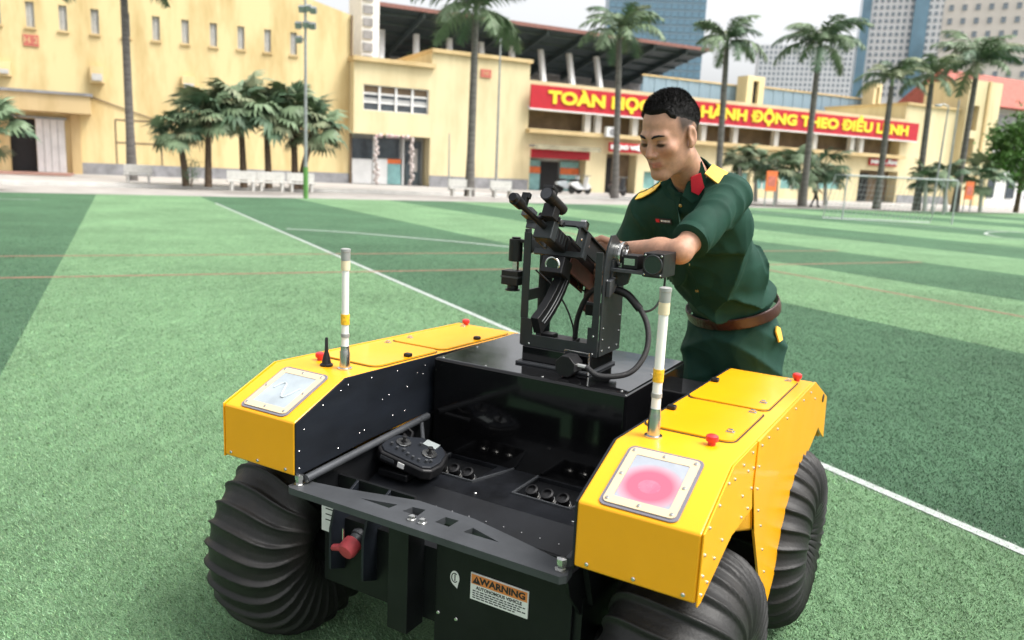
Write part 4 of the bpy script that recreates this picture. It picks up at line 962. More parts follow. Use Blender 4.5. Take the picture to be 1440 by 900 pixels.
ribbon([ab(9.9, -12), ab(9.9, 14)], .075, 'red_line', LINE_R, .0045)
ribbon([ab(-3, 9.4), ab(16, 9.45)], .075, 'red_line', LINE_R, .005)
ribbon([ab(22.8, -14), ab(24.3, -1.5)], .09, 'white_line', LINE_W)
ribbon(crv([tuple(ground(x, y)[:2]) for x, y in ((1040, 296), (1180, 308), (1300, 318), (1440, 327), (1600, 335))]), .14, 'white_line', LINE_W)
ribbon(crv([tuple(ground(x, y)[:2]) for x, y in ((1450, 326), (1400, 326), (1386, 329), (1410, 334), (1460, 338))]), .10, 'white_line', LINE_W, .005)
def strip(o0, o1, z, name, mt, t0=-60, t1=120, zb=None):
    a = [E0 + ed * t0 + en * o0, E0 + ed * t1 + en * o0, E0 + ed * t1 + en * o1, E0 + ed * t0 + en * o1]
    zb = -.14 if zb is None else zb
    return struct(MB().prism([tuple(q) for q in a], 'z', zb, z).build(name, mt, smooth=0))
strip(.0, 5.4, .004, 'track', TRACK); strip(5.4, 5.7, .13, 'kerb', KERB); strip(5.7, 60, .12, 'pavement', PAVE)

# ------------------------------------------------------------------ facades: planes given by a ground point and a direction; a pixel on the plane gives (s, z)
class Facade:
    def __init__(s, px, py, ang, back=0.0):
        s.e = np.array([math.sin(rad(ang)), math.cos(rad(ang))]); s.n = np.array([s.e[1], -s.e[0]]); s.o = ground(px, py)[:2] - s.n * back; s.rz = math.atan2(s.e[1], s.e[0])
    def pix(s, px, py):
        d = ray(px, py); A2 = np.array([s.e, -d[:2]]).T; q = np.linalg.solve(A2, -s.o); return q[0], CAM_H + d[2] * q[1]
    def P(s, a, out=0.0, z=0.0): p = s.o + s.e * a + s.n * out; return (p[0], p[1], z)
    def root(s, name, a, out=0.0): p = s.P(a, out); o = empty(name, p, s.rz); return o
# facade-local frame used for building: x along the facade, y INTO the building, z up
def wall_mesh(x0, x1, z0, z1, ops, depth=.25, D=8.0):
    """front wall with real openings and reveals, plus the body behind it"""
    m = MB(); xs = sorted({x0, x1, *[v for o in ops for v in o[:2]]}); zs = sorted({z0, z1, *[v for o in ops for v in o[2:4]]})
    xs = [x for x in xs if x0 <= x <= x1]; zs = [z for z in zs if z0 <= z <= z1]
    for i in range(len(xs) - 1):
        for j in range(len(zs) - 1):
            cx, cz = (xs[i] + xs[i + 1]) / 2, (zs[j] + zs[j + 1]) / 2
            if any(o[0] < cx < o[1] and o[2] < cz < o[3] for o in ops): continue
            m.add([(xs[i], 0, zs[j]), (xs[i + 1], 0, zs[j]), (xs[i + 1], 0, zs[j + 1]), (xs[i], 0, zs[j + 1])], [(0, 1, 2, 3)])
    for a, b, c_, d in [o[:4] for o in ops]:
        m.add([(a, 0, c_), (b, 0, c_), (b, 0, d), (a, 0, d), (a, depth, c_), (b, depth, c_), (b, depth, d), (a, depth, d)], [(0, 4, 5, 1), (1, 5, 6, 2), (2, 6, 7, 3), (3, 7, 4, 0)])
    m.add([(x0, 0, z0), (x1, 0, z0), (x1, 0, z1), (x0, 0, z1), (x0, D, z0), (x1, D, z0), (x1, D, z1), (x0, D, z1)], [(1, 5, 6, 2), (2, 6, 7, 3), (3, 7, 4, 0), (5, 4, 7, 6)])
    return m
def stucco(name, c1, c2, st=(.9, .9, .22)):
    return mat(name, c1, .88, col2=c2, scale=.9, detail=10, thr=(.30, .56), stretch=st, bump=.15, bscale=30, rvar=0)
YWALL = stucco('weathered_yellow_wall', (.50, .36, .155), (.70, .565, .30))
YWALL2 = stucco('pale_yellow_wall', (.57, .47, .27), (.70, .60, .37))
YTRIM = stucco('yellow_trim', (.50, .36, .17), (.62, .47, .25))
GREYP = mat('grey_plinth', (.26, .26, .27), .85, var=.25, scale=2)
WGREY = mat('grey_window', (.40, .40, .39), .5, var=.12, scale=3)
DARK = mat('dark_interior', (.010, .010, .011), .7, var=.2)
WPAINT = mat('white_paint', (.74, .74, .73), .6, var=.08, scale=2)
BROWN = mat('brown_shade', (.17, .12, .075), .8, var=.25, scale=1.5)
GLASS = mat('dark_window_glass', (.055, .07, .085), .12, var=.4, scale=1.5, spec=.8)
TEAL = mat('teal_glass', (.22, .42, .42), .2, var=.2, scale=2, spec=.7)
REDS = mat('red_sign', (.47, .010, .022), .5, var=.08, scale=2)
YTXT = mat('yellow_lettering', (.92, .68, .04), .5, var=.05)
ORNG = mat('orange_board', (.72, .16, .04), .6, var=.2, scale=4)
PLAQ = mat('faded_red_plaque', (.50, .14, .10), .7, var=.2, scale=6)
GREENP = mat('green_paint', (.10, .26, .06), .5, var=.1)
STEEL = mat('galvanised_steel', (.32, .34, .34), .45, metal=.5, var=.15, scale=5)
STONE = mat('pale_stone', (.50, .49, .46), .8, var=.1, scale=6)

# yellow hall
H = Facade(680, 268, 63, back=.9)
hs0, hs1 = H.pix(-800, 230)[0], H.pix(495, 250)[0]
ztR = H.pix(495, 22)[1]; s44, z44 = H.pix(440, 0)
wx = np.linspace(H.pix(42, 20)[0], H.pix(413, 60)[0], 10); gap = wx[1] - wx[0]; wx = np.concatenate([wx[0] - gap * np.arange(9, 0, -1), wx])
wz0, wz1 = H.pix(42, 38)[1], H.pix(42, 2)[1]
d0, d1 = H.pix(14, 200)[0], H.pix(51, 200)[0]; dzt = H.pix(30, 166)[1]
hall = H.root('yellow_hall', hs0); K = lambda s_: s_ - hs0
tag(hall, 'tall weathered yellow hall with a row of narrow slit windows and dark doorway', 'building')
ops = [(K(x) - .17, K(x) + .17, wz0, wz1) for x in wx] + [(K(d0), K(d1), .12, dzt)]
ztop = 13.5
wm = wall_mesh(0, K(hs1), .0, ztR, ops, .3, 14)
s3 = K(H.pix(300, 0)[0]); zz = ztR + (z44 - ztR) * (K(hs1) - s3) / (hs1 - s44)
wm.prism([(0, ztR), (K(hs1), ztR), (s3, zz), (0, zz)], 'y', 0, 14)
wall = wm.build('wall', YWALL, hall, smooth=0)
for x in wx:
    w_ = MB().box(K(x) - .17, K(x) + .17, .14, .2, wz0, wz1).build('window', WGREY, hall, smooth=0)
    MB().box(K(x) - .012, K(x) + .012, .11, .139, wz0, wz1).build('mullion', WPAINT, w_, smooth=0)
    MB().box(K(x) - .24, K(x) + .24, -.10, .02, wz0 - .10, wz0).build('sill', YTRIM, w_, smooth=0)
MB().box(K(d0), K(d1), .28, .3, .12, dzt).build('doorway', DARK, hall, smooth=0)
l0, l1 = K(H.pix(51, 200)[0]) + .02, K(H.pix(92, 200)[0])
dl = MB().box(l0, l1, -.08, -.03, .16, dzt + .02).build('sliding_door', WPAINT, hall, smooth=0)
for k in range(1, 4): MB().box(l0 + (l1 - l0) * k / 4 - .012, l0 + (l1 - l0) * k / 4 + .012, -.10, -.081, .18, dzt).build('door_rib', WGREY, dl, smooth=0)
MB().box(K(d0) - .9, l1 + .1, -.12, -.03, dzt + .03, dzt + .13).build('door_rail', STEEL, hall, smooth=0)
cz0, cz1 = H.pix(128, 162)[1], H.pix(128, 138)[1]; cx1 = K(H.pix(128, 150)[0])
cn = MB().box(K(d0) - 5.5, cx1, -1.3, -.001, cz0, cz1).build('canopy', YTRIM, hall, smooth=0)
MB().box(K(d0) - 5.6, cx1 + .1, -1.4, -.001, cz1, cz1 + .12).build('canopy_cap', GREYP, cn, smooth=0)
MB().box(cx1 - .9, cx1 - .5, -.25, -.001, .12, cz0).build('portal_pier', YTRIM, hall, smooth=0)
MB().box(K(H.pix(108, 240)[0]), K(hs1), -.06, -.001, .0, H.pix(300, 236)[1]).build('plinth', GREYP, hall, smooth=0)
MB().box(0, K(H.pix(105, 240)[0]), -4.0, -.1, .121, .16).build('tiled_step', REDT, hall, smooth=0)
a, z = H.pix(32, 48); b, z2 = H.pix(55, 66)
pq = MB().box(K(a), K(b), -.06, -.001, z2, z).build('plaque', PLAQ, hall, smooth=0)
part_mesh('plaque_lettering', text_mesh('H 2', (z - z2) * .8, .01), YTRIM, pq, Matrix.Translation(((K(a) + K(b)) / 2, -.066, (z + z2) / 2)) @ RF)
for q in ((-3, 86, 17, 108), (126, 93, 147, 118), (255, 107, 274, 130)):
    a, z = H.pix(q[0], q[1]); b, z2 = H.pix(q[2], q[3])
    vb = MB().prism([(-.45, z2), (0, z2), (0, z), (-.30, z)], 'x', K(a), K(b)).build('vent_hood', YTRIM, hall, smooth=0)
    MB().box(K(a) + .08, K(b) - .08, -.5, -.452, z2 + .1, z - .35).build('vent_louvre', STONE, vb, smooth=0)
MB().cyl((K(hs1) - .12, -.12, .1), (K(hs1) - .12, -.12, ztR), .07, 8).build('drain_pipe', BROWN, hall)
MB().tube(bez([(K(H.pix(125, 135)[0]), -.05, H.pix(125, 135)[1]), (K(H.pix(180, 155)[0]), -.05, H.pix(180, 155)[1]), (K(H.pix(240, 176)[0]), -.05, H.pix(240, 176)[1])], 12), .03, 5).build('cable', BROWN, hall)
for q in ((162, 168, 255, 170), (162, 200, 255, 202)):
    a, z = H.pix(q[0], q[1]); b, z2 = H.pix(q[2], q[3]); MB().box(K(a), K(b), -.02, -.001, z - .03, z + .03).build('groove_bar', BROWN, hall, smooth=0)
for x in (162, 226):
    a, z = H.pix(x, 168); MB().box(K(a) - .03, K(a) + .03, -.025, -.001, .5, z).build('groove_bar', BROWN, hall, smooth=0)

# wing with the shop and the four-bay window, then the long wall
M_ = Facade(680, 268, 63)
ms0 = M_.pix(497, 200)[0]; K = lambda s_: s_ - ms0
wing = M_.root('yellow_wing', ms0)
tag(wing, 'cream yellow wing with a wide grid window above a recessed shop front', 'building')
xR = K(M_.pix(606, 150)[0]); zB, zT = M_.pix(560, 191)[1], M_.pix(560, 91)[1]
a0, za = M_.pix(511, 119); a1, zb_ = M_.pix(605, 161); a0, a1 = K(a0), K(a1); a1 = min(a1, xR - .12)
za = M_.pix(556, 122)[1]; zb_ = M_.pix(556, 158)[1]
wall_mesh(.0, xR, zB, zT, [(a0, a1, zb_, za)], .25, 6).build('wall', YWALL2, wing, smooth=0)
MB().box(-.1, xR + .15, -.25, 6.2, zT + .001, zT + .22).build('parapet', YTRIM, wing, smooth=0)
wf = MB(); nC, nR = 4, 3
gw = MB().box(a0, a1, .20, .24, zb_, za).build('window', GLASS, wing, smooth=0)
for i in range(nC + 1):
    x = a0 + (a1 - a0) * i / nC; MB().box(max(a0, x - .06), min(a1, x + .06), .10, .199, zb_, za).build('mullion', WPAINT, gw, smooth=0)
for j in range(nR + 1):
    z = zb_ + (za - zb_) * j / nR; MB().box(a0, a1, .14, .198, max(zb_, z - .045), min(za, z + .045)).build('transom', WPAINT, gw, smooth=0)
for (i, j) in ((0, 1), (1, 1), (2, 1), (2, 2), (3, 1), (0, 2), (1, 2), (3, 2)):
    x = a0 + (a1 - a0) * i / nC; z = zb_ + (za - zb_) * j / nR
    MB().box(x + .07, x + (a1 - a0) / nC - .07, .18, .1985, z + .05, z + (za - zb_) / nR * (.97 if j == 2 else .6) - .05).build('blind', BROWN if j == 2 else WGREY, gw, smooth=0)
MB().box(0.05, xR - .05, 1.0, 6, .12, zB - .001).build('shop_back', WGREY, wing, smooth=0)
for i, (f0, f1, z0, z1, mt) in enumerate(((.03, .30, .15, 1.5, WPAINT), (.03, .30, 1.5, 2.6, GLASS), (.31, .34, .15, 2.9, WPAINT), (.36, .66, 1.6, 2.7, GLASS), (.36, .50, .15, 1.55, WPAINT), (.50, .68, .15, 1.3, TEAL), (.50, .68, 1.32, 1.56, ORNG), (.70, .72, .15, 2.9, WPAINT), (.74, .95, .15, 2.6, GLASS), (.80, .90, .9, 2.2, PAVE))):
    MB().box(xR * f0, xR * f1, .90 - .01 * i, .99, z0, min(z1, zB - .02)).build('shop_panel', mt, wing, smooth=0)
fa = empty('flower_arch', M_.P(ms0 + xR * .5, .35, .12), M_.rz); tag(fa, 'pale pink balloon arch standing round the shop doorway', 'arch')
PNKB = mat('pink_balloon', (.46, .40, .38), .5, var=.12, scale=2); MAUV = mat('mauve_balloon', (.50, .33, .34), .45, var=.2, scale=2)
bl = None
for k in range(46):
    t = k / 45; x = (-1.05 if t < .38 else (1.05 if t > .62 else -1.05 + 2.1 * (t - .38) / .24)); z = (t / .38 * 2.5 if t < .38 else ((1 - t) / .38 * 2.5 if t > .62 else 2.55)) + .12
    r_ = random.uniform(.085, .12)
    if bl is None: bl = MB().ball((0, 0, 0), 1, 8).build('balloon', PNKB, fa, smooth=60); o = bl
    else:
        o = bl.copy(); COL.objects.link(o); o.parent = fa
        if t > .36 and t < .64 and k % 2: o.data = o.data.copy(); o.data.materials[0] = MAUV
    o.location = (x * xR / 4.6 + random.uniform(-.1, .1), random.uniform(-.1, .1), z); o.scale = (r_, r_, r_ * 1.1)
# long wall right of the wing, carrying on into the banner block
bs0 = ms0 + xR + .002; K = lambda s_: s_ - bs0
bb = M_.root('banner_block', bs0); tag(bb, 'long yellow block with an open upper gallery and red slogan banner', 'building')
sB0, sB1, sE = K(M_.pix(742, 170)[0]), K(M_.pix(1266, 200)[0]), K(M_.pix(1352, 230)[0])
zW = M_.pix(700, 84)[1]; zG1, zG0 = M_.pix(800, 158)[1], M_.pix(800, 184)[1]
zS = M_.pix(800, 118)[1]
colx = [K(M_.pix(x, 190)[0]) for x in (826, 841, 893, 950, 990, 1035, 1093, 1148, 1201, 1214)]
gal = [(sB0 + .05, sB1, zG0, zG1)]
def grd(x0, x1, y0): 
    a = K(M_.pix(x0, 250)[0]); b = K(M_.pix(x1, 260)[0]); return (a, b, .12, M_.pix((x0 + x1) / 2, y0)[1])
g1, g2, g3 = grd(744, 822, 222), grd(851, 893, 217), grd(1208, 1262, 240)
tw = [(K(M_.pix(a, 250)[0]), K(M_.pix(b, 250)[0]), M_.pix((a + b) / 2, 266)[1], M_.pix((a + b) / 2, 242)[1]) for a, b in ((905, 945), (960, 1000), (1012, 1055), (1062, 1090), (1098, 1136), (1146, 1186))]
wall_mesh(0, sB0, 0, zW, [], .3, 8).build('wall', YWALL2, bb, smooth=0)
wall_mesh(sB0 + .001, sB1 + .2, 0, zS, gal + [g1, g2, g3] + tw, .9, 8).build('gallery_wall', YWALL2, bb, smooth=0)
zR = M_.pix(1300, 150)[1]
wall_mesh(sB1 + .201, sE, 0, zR, [], .3, 8).build('end_wall', YWALL2, bb, smooth=0)
MB().box(-.05, sB0 + .1, -.18, 8.1, zW + .001, zW + .2).build('coping', YTRIM, bb, smooth=0)
MB().box(sB1 + .1, sE + .1, -.18, 8.1, zR + .001, zR + .18).build('coping', YTRIM, bb, smooth=0)
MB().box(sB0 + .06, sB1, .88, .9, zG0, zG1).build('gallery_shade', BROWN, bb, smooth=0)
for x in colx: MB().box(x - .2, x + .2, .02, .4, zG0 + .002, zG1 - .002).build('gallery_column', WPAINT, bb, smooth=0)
MB().box(sB0 - .1, sB1 + .2, -.55, -.001, zG0 - .28, zG0 - .05).build('gallery_ledge', YTRIM, bb, smooth=0)
MB().box(sB0 - .05, sB1 + .1, -.12, -.001, zG1 + .02, zG1 + .2).build('lintel', WPAINT, bb, smooth=0)
MB().box(0, K(M_.pix(742, 250)[0]), -.06, -.001, 0, .75).build('plinth', GREYP, bb, smooth=0)
MB().box(g3[1] + .05, sE, -.06, -.001, 0, .75).build('plinth', GREYP, bb, smooth=0)
for g, (fa0, fb0) in ((g1, (.30, .62)), (g2, (.0, .40)), (g3, (.05, .45))):
    w_ = g[1] - g[0]
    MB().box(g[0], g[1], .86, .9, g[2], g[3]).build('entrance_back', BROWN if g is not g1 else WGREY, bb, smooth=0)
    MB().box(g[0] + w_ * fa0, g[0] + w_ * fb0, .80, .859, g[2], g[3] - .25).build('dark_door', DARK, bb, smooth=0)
w_ = g1[1] - g1[0]
for f0, f1, mt in ((.02, .28, TEAL), (.64, .98, TEAL)):
    p_ = MB().box(g1[0] + w_ * f0, g1[0] + w_ * f1, .70, .74, g1[2], g1[3] - .2).build('glazed_panel', mt, bb, smooth=0)
    MB().box(g1[0] + w_ * f0, g1[0] + w_ * f1, .66, .699, 1.15, 1.55).build('orange_strip', ORNG, p_, smooth=0)
for t_ in tw:
    w0 = MB().box(t_[0], t_[1], .3, .34, t_[2], t_[3]).build('window', TEAL, bb, smooth=0)
    MB().box((t_[0] + t_[1]) / 2 - .04, (t_[0] + t_[1]) / 2 + .04, .24, .299, t_[2], t_[3]).build('mullion', WPAINT, w0, smooth=0)
# entrance signs and banner: separate boards fixed to the wall
def board(name, px0, py0, px1, py1, label, cat, body=None, out=.3, mt=REDS, tsize=.7, tmat=YTXT):
    a, z1 = M_.pix(px0, py0); b, _ = M_.pix(px1, py1); _, z0 = M_.pix(px0, py1 - (py1 - py0) * 0)
    z0 = M_.pix(px0, py1 if px1 - px0 < 200 else py0 + 33)[1]
    r_ = M_.root(name, a, out); tag(r_, label, cat); w = b - a
    MB().box(0, w, 0, .12, z0, z1).build('panel', mt, r_, smooth=0)
    if body:
        t_ = text_mesh(body, (z1 - z0) * tsize, .05, (z1 - z0) * .018); xs_ = [v.co.x for v in t_.vertices]; k = w * .93 / (max(xs_) - min(xs_))
        t_.transform(Matrix.Diagonal((k, 1, 1, 1))); bm = bmesh.new()
        for q_, (ox, oz) in enumerate(((0, 0), (-.03, .012), (.03, -.012), (-.012, -.028), (.012, .028))):
            t2 = t_.copy(); t2.transform(Matrix.Translation((ox, oz, .004 * q_))); bm.from_mesh(t2); bpy.data.meshes.remove(t2)
        bm.to_mesh(t_); bm.free(); part_mesh('lettering', t_, tmat, r_, Matrix.Translation((w / 2, -.03, (z0 + z1) / 2)) @ RF)
    return r_, w, z0, z1
bn, w, z0, z1 = board('slogan_banner', 742, 119, 1284, 180, 'long red slogan banner with yellow capital letters on the gallery wall', 'banner', 'TOÀN HỌC VIỆN HÀNH ĐỘNG THEO ĐIỀU LỆNH', .5, tsize=.72)
MB().box(-.06, w + .06, -.04, .14, z0 - .09, z0 - .001).build('frame_bar', WPAINT, bn, smooth=0)
board('entrance_sign', 741, 209, 822, 221, 'red sign strip under the awning of the glazed entrance', 'sign', None, .62)
r_, w, z0, z1 = board('entrance_sign', 850, 200, 903, 213, 'red sign board with pale lettering over the narrow dark doorway', 'sign', 'HỌC VIỆN', .62, tsize=.5, tmat=PAPER)
r_, w, z0, z1 = board('entrance_sign', 1221, 222, 1258, 232, 'small red sign over the doorway near the blank end wall', 'sign', 'NHÀ ĂN', .2, tsize=.6, tmat=PAPER)
a, z = M_.pix(676, 97); b, z2 = M_.pix(690, 110)
pq = M_.root('wall_plaque', a, .05); tag(pq, 'small faded red square plaque high on the blank yellow wall', 'plaque'); MB().box(0, b - a, -.02, .04, z2, z).build('panel', PLAQ, pq, smooth=0); part_mesh('lettering', text_mesh('H3', (z - z2) * .6, .01), YTRIM, pq, Matrix.Translation(((b - a) / 2, -.026, (z + z2) / 2)) @ RF)
# awning over the first entrance
a, z = M_.pix(738, 203); b, _ = M_.pix(830, 203)
aw = M_.root('awning', a, .56); tag(aw, 'narrow grey green awning above the glazed entrance', 'awning'); MB().box(0, b - a, -.7, .0, z - .12, z).build('slab', GREYP, aw, smooth=0)
MB().box(0, b - a, -.72, -.701, z - .25, z + .02).build('fascia', mat('mossy_fascia', (.30, .27, .18), .8, var=.3, scale=2), aw, smooth=0)
ac = M_.root('air_conditioner', M_.pix(850, 187)[0], .6); tag(ac, 'white air conditioner unit on the ledge beside the gallery columns', 'air conditioner'); z = M_.pix(850, 193)[1]
MB().box(-.4, .4, -.3, 0, z, z + .6).build('case', WPAINT, ac, smooth=0); MB().cyl((0, -.31, z + .3), (0, -.301, z + .3), .22, 16).build('fan_grille', GREYP, ac)

# rooftop screens behind the banner block and two stub towers
SCRN = mat('blue_grey_sheet', (.20, .29, .37), .5, var=.15, scale=2, stretch=(6, 1, .3))
RF2 = Facade(680, 268, 63, back=9.0)
for (x0, y0, x1, y1) in ((905, 106, 1042, 142), (1060, 122, 1212, 158)):
    a, z1 = RF2.pix(x0, y0); b, _ = RF2.pix(x1, y1); z0 = zS - .3
    r_ = RF2.root('roof_screen', a); tag(r_, 'blue grey corrugated screen on the roof ' + ('beside the grandstand' if x0 < 1000 else 'between the stub towers'), 'screen')
    n_ = int((b - a) / .55)
    for k in range(n_):
        if k == 0: pn = MB().box(0, (b - a) / n_ - .03, 0, .06, z0, z1).build('sheet', SCRN, r_, smooth=0)
        else: o = link('sheet', pn.data, r_); o.location = ((b - a) / n_ * k, .03 * (k % 2), 0)
    MB().box(-.1, b - a + .1, -.08, .14, z1 + .001, z1 + .1).build('top_rail', YTRIM, r_, smooth=0)
for (x0, x1, y0, lb) in ((1034, 1058, 108, 'yellow stub tower with dark slot rising above the banner'), (1211, 1222, 118, 'slim yellow stub tower at the end of the roof screens')):
    a, z1 = RF2.pix(x0, y0); b, _ = RF2.pix(x1, y0); r_ = RF2.root('stub_tower', a, 1.5); tag(r_, lb, 'tower'); w = b - a
    wall_mesh(0, w, zS - 1, z1, [(w * .35, w * .68, zS + .2, z1 - .35)], .3, 1.2).build('wall', YWALL2, r_, smooth=0); MB().box(w * .35, w * .68, .28, .3, zS + .2, z1 - .35).build('slot', DARK, r_, smooth=0)
# grandstand roof behind the wing: dark ribbed underside, struts, white stair tower
GS = Facade(680, 268, 63, back=11.0)
a0, zt0 = GS.pix(514, 3); a1, _ = GS.pix(1000, 66); zlo = GS.pix(700, 78)[1] - .6
gs = GS.root('grandstand_roof', a0); tag(gs, 'dark grandstand roof with ribbed underside behind the yellow wing', 'roof'); w = a1 - a0
RIBD = mat('dark_roof_sheet', (.030, .050, .060), .6, var=.25, scale=1.2, stretch=(3, 1, 1)); RIM = mat('rust_red_rim', (.22, .10, .085), .7, var=.2)
MB().prism([(0, zt0), (0, zt0 + .12), (9.5, zt0 - 1.9), (9.5, zt0 - 2.02)], 'x', 0, w).build('roof_sheet', RIBD, gs, smooth=0)
MB().box(-.1, w + .1, -.12, -.001, zt0 - .12, zt0 + .14).build('rim', RIM, gs, smooth=0)
for k in range(9):
    x = w * (k + .3) / 9; MB().prism([(.2, zt0 - .45), (.2, zt0 - .04), (9.3, zt0 - 2.04), (9.3, zt0 - 2.5)], 'x', x - .09, x + .09).build('rib', mat('rib', (.045, .068, .078), .6) if k == 0 else bpy.data.materials['rib'], gs, smooth=0)
for k in range(5):
    y = 1.2 + 1.7 * k; z = zt0 - 2.0 * y / 9.5; MB().box(0, w, y - .05, y + .05, z - .16, z - .005).build('purlin', bpy.data.materials['rib'], gs, smooth=0)
MB().box(0, w, 9.55, 9.8, zt0 - 9, zt0 - 2.0).build('rear_wall', GREYP, gs, smooth=0)
for k in range(8):
    x = w * (.04 + .088 * k); zb2 = zW - .2
    MB().add([(x, .6, zb2), (x + .35, .6, zb2), (x + .35, 1.0, zb2), (x, 1.0, zb2), (x + .8, 3.0, zt0 - 1.1), (x + 1.15, 3.0, zt0 - 1.1), (x + 1.15, 3.4, zt0 - 1.1), (x + .8, 3.4, zt0 - 1.1)], [(0, 3, 2, 1), (4, 5, 6, 7), (0, 1, 5, 4), (1, 2, 6, 5), (2, 3, 7, 6), (3, 0, 4, 7)]).build('strut', WPAINT, gs, smooth=0)
sa, sz = GS.pix(491, -6); sb, _ = GS.pix(515, 0); st = GS.root('stair_tower', sa, 3); tag(st, 'white stair tower with grey louvres between hall and grandstand', 'tower'); w = sb - sa
MB().box(0, w, 0, 3, 3, sz + 2).build('shaft', WPAINT, st, smooth=0)
for k in range(9): MB().box(w * .08, w * .62, -.10, -.002, 5.2 + k * .75, 5.2 + k * .75 + .5).build('louvre', GREYP, st, smooth=0)
gb = GS.root('far_roof', a0 + 1.0, -9); tag(gb, 'distant dull pink low roof seen under the grandstand edge', 'building'); MB().box(0, 14, 0, 6, 2, zW + 1.2).prism([(0, zW + 1.2), (6, zW + 1.2), (3, zW + 2.0)], 'x', 0, 14).build('mass', mat('dull_pink', (.42, .27, .23), .8, var=.2), gb, smooth=0)

# end tower and red-roofed house at the right edge
a, z1 = M_.pix(1356, 112); b, _ = M_.pix(1402, 112)
et = M_.root('corner_tower', a, .6); tag(et, 'tall narrow yellow corner tower with dark openings beside the red roof', 'tower'); w = b - a
op = [(w * .12, w * .38, M_.pix(1370, 185)[1], M_.pix(1370, 150)[1]), (w * .12, w * .38, M_.pix(1370, 232)[1], M_.pix(1370, 196)[1])]
wall_mesh(0, w, 0, z1, op, .5, 4).build('wall', YWALL2, et, smooth=0)
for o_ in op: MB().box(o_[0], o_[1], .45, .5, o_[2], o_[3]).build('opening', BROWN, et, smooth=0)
MB().box(w * .55, w * .62, -.15, -.001, 0, z1).build('fin', YTRIM, et, smooth=0)
a, z1 = M_.pix(1404, 150); rh = M_.root('red_roofed_house', a, -2); tag(rh, 'pale house with a red tiled roof at the end of the yard', 'house')
ROOFR = mat('red_roof_tile', (.40, .11, .08), .8, var=.2, scale=3)
zr0, zr1 = M_.pix(1410, 146)[1], M_.pix(1410, 113)[1]
MB().box(.2, 16, .6, 8, 0, zr0).build('wall', WPAINT, rh, smooth=0); MB().prism([(-.6, zr0), (8.6, zr0), (4, zr1 + 1.5)], 'x', 0, 16.5).build('roof', ROOFR, rh, smooth=0)
MB().box(.5, 15, .2, .599, zr0 - 2.2, zr0 - .6).build('gallery_opening', GREYP, rh, smooth=0)
for k in range(4): MB().box(1 + 3 * k, 2.2 + 3 * k, .5, .598, .8, 3.0).build('window', GLASS, rh, smooth=0)

# ------------------------------------------------------------------ towers of the city behind
def tower(name, px0, px1, pyt, Y, label, wallm, winm, cols, rows, fw_, fh, rz=0.0, ztop=None, depth=30, base=0, z_from=None):
    p0 = at(px0, 60, Y); phi = math.atan2(at((px0 + px1) / 2, 60, Y)[0], Y) - .10; ex = np.array([math.cos(phi), -math.sin(phi)]); d_ = ray(px1, 60)[:2]
    w = np.linalg.solve(np.array([ex, -d_]).T, -p0[:2])[0]; zt = ztop if ztop else at((px0 + px1) / 2, pyt, Y)[2]
    r_ = empty(name, (p0[0], Y, 0), -phi); tag(r_, label, 'building')
    MB().box(0, w, 0, depth, 0, zt).build('wall', wallm, r_, smooth=0); dx = w / cols
    zl = z_from if z_from else at((px0 + px1) / 2, 140, Y)[2]; dz_ = (zt - zl) / rows; mm = None
    for i in range(cols):
        for j in range(rows):
            x = dx * (i + .5); z = zl + dz_ * (j + .5)
            if mm is None: o = MB().box(-dx * fw_ / 2, dx * fw_ / 2, -.25, -.02, -dz_ * fh / 2, dz_ * fh / 2).build('window', winm, r_, smooth=0); mm = o.data
            else: o = link('window', mm, r_)
            o.location = (x, 0, z)
    return r_, w, zt
GT = mat('blue_curtain_glass', (.13, .25, .33), .18, var=.25, scale=.15, spec=.8); GT2 = mat('spandrel_blue', (.30, .42, .48), .4, var=.1, scale=.2)
TWW = mat('white_tower_cladding', (.80, .80, .79), .7, var=.05, scale=.1); TWB = mat('beige_tower_cladding', (.74, .69, .61), .75, var=.06, scale=.1); TWIN = mat('tower_window', (.20, .24, .27), .25, var=.4, scale=.2, spec=.7)
tower('glass_tower', 853, 989, -40, 260, 'blue glass office tower rising behind the grandstand roof', GT2, GT, 14, 17, .90, .72)
tower('apartment_block', 1070, 1216, 66, 330, 'long white distant apartment block between two palms', TWW, TWIN, 22, 10, .45, .5)
r_, w, zt = tower('white_tower', 1213, 1324, -30, 200, 'white high-rise with dense small windows and a glazed blue corner bay', TWW, TWIN, 13, 18, .50, .52)
MB().box(w * .60, w * .78, -1.2, -.3, 10, zt * .98).build('blue_bay', GT, r_, smooth=0)
MB().box(-1.0, w * .06, -.6, 10, 10, zt).build('blue_bay', GT, r_, smooth=0)
tower('beige_tower', 1322, 1600, -30, 150, 'beige concrete high-rise with sparse paired windows', TWB, TWIN, 14, 9, .34, .42)

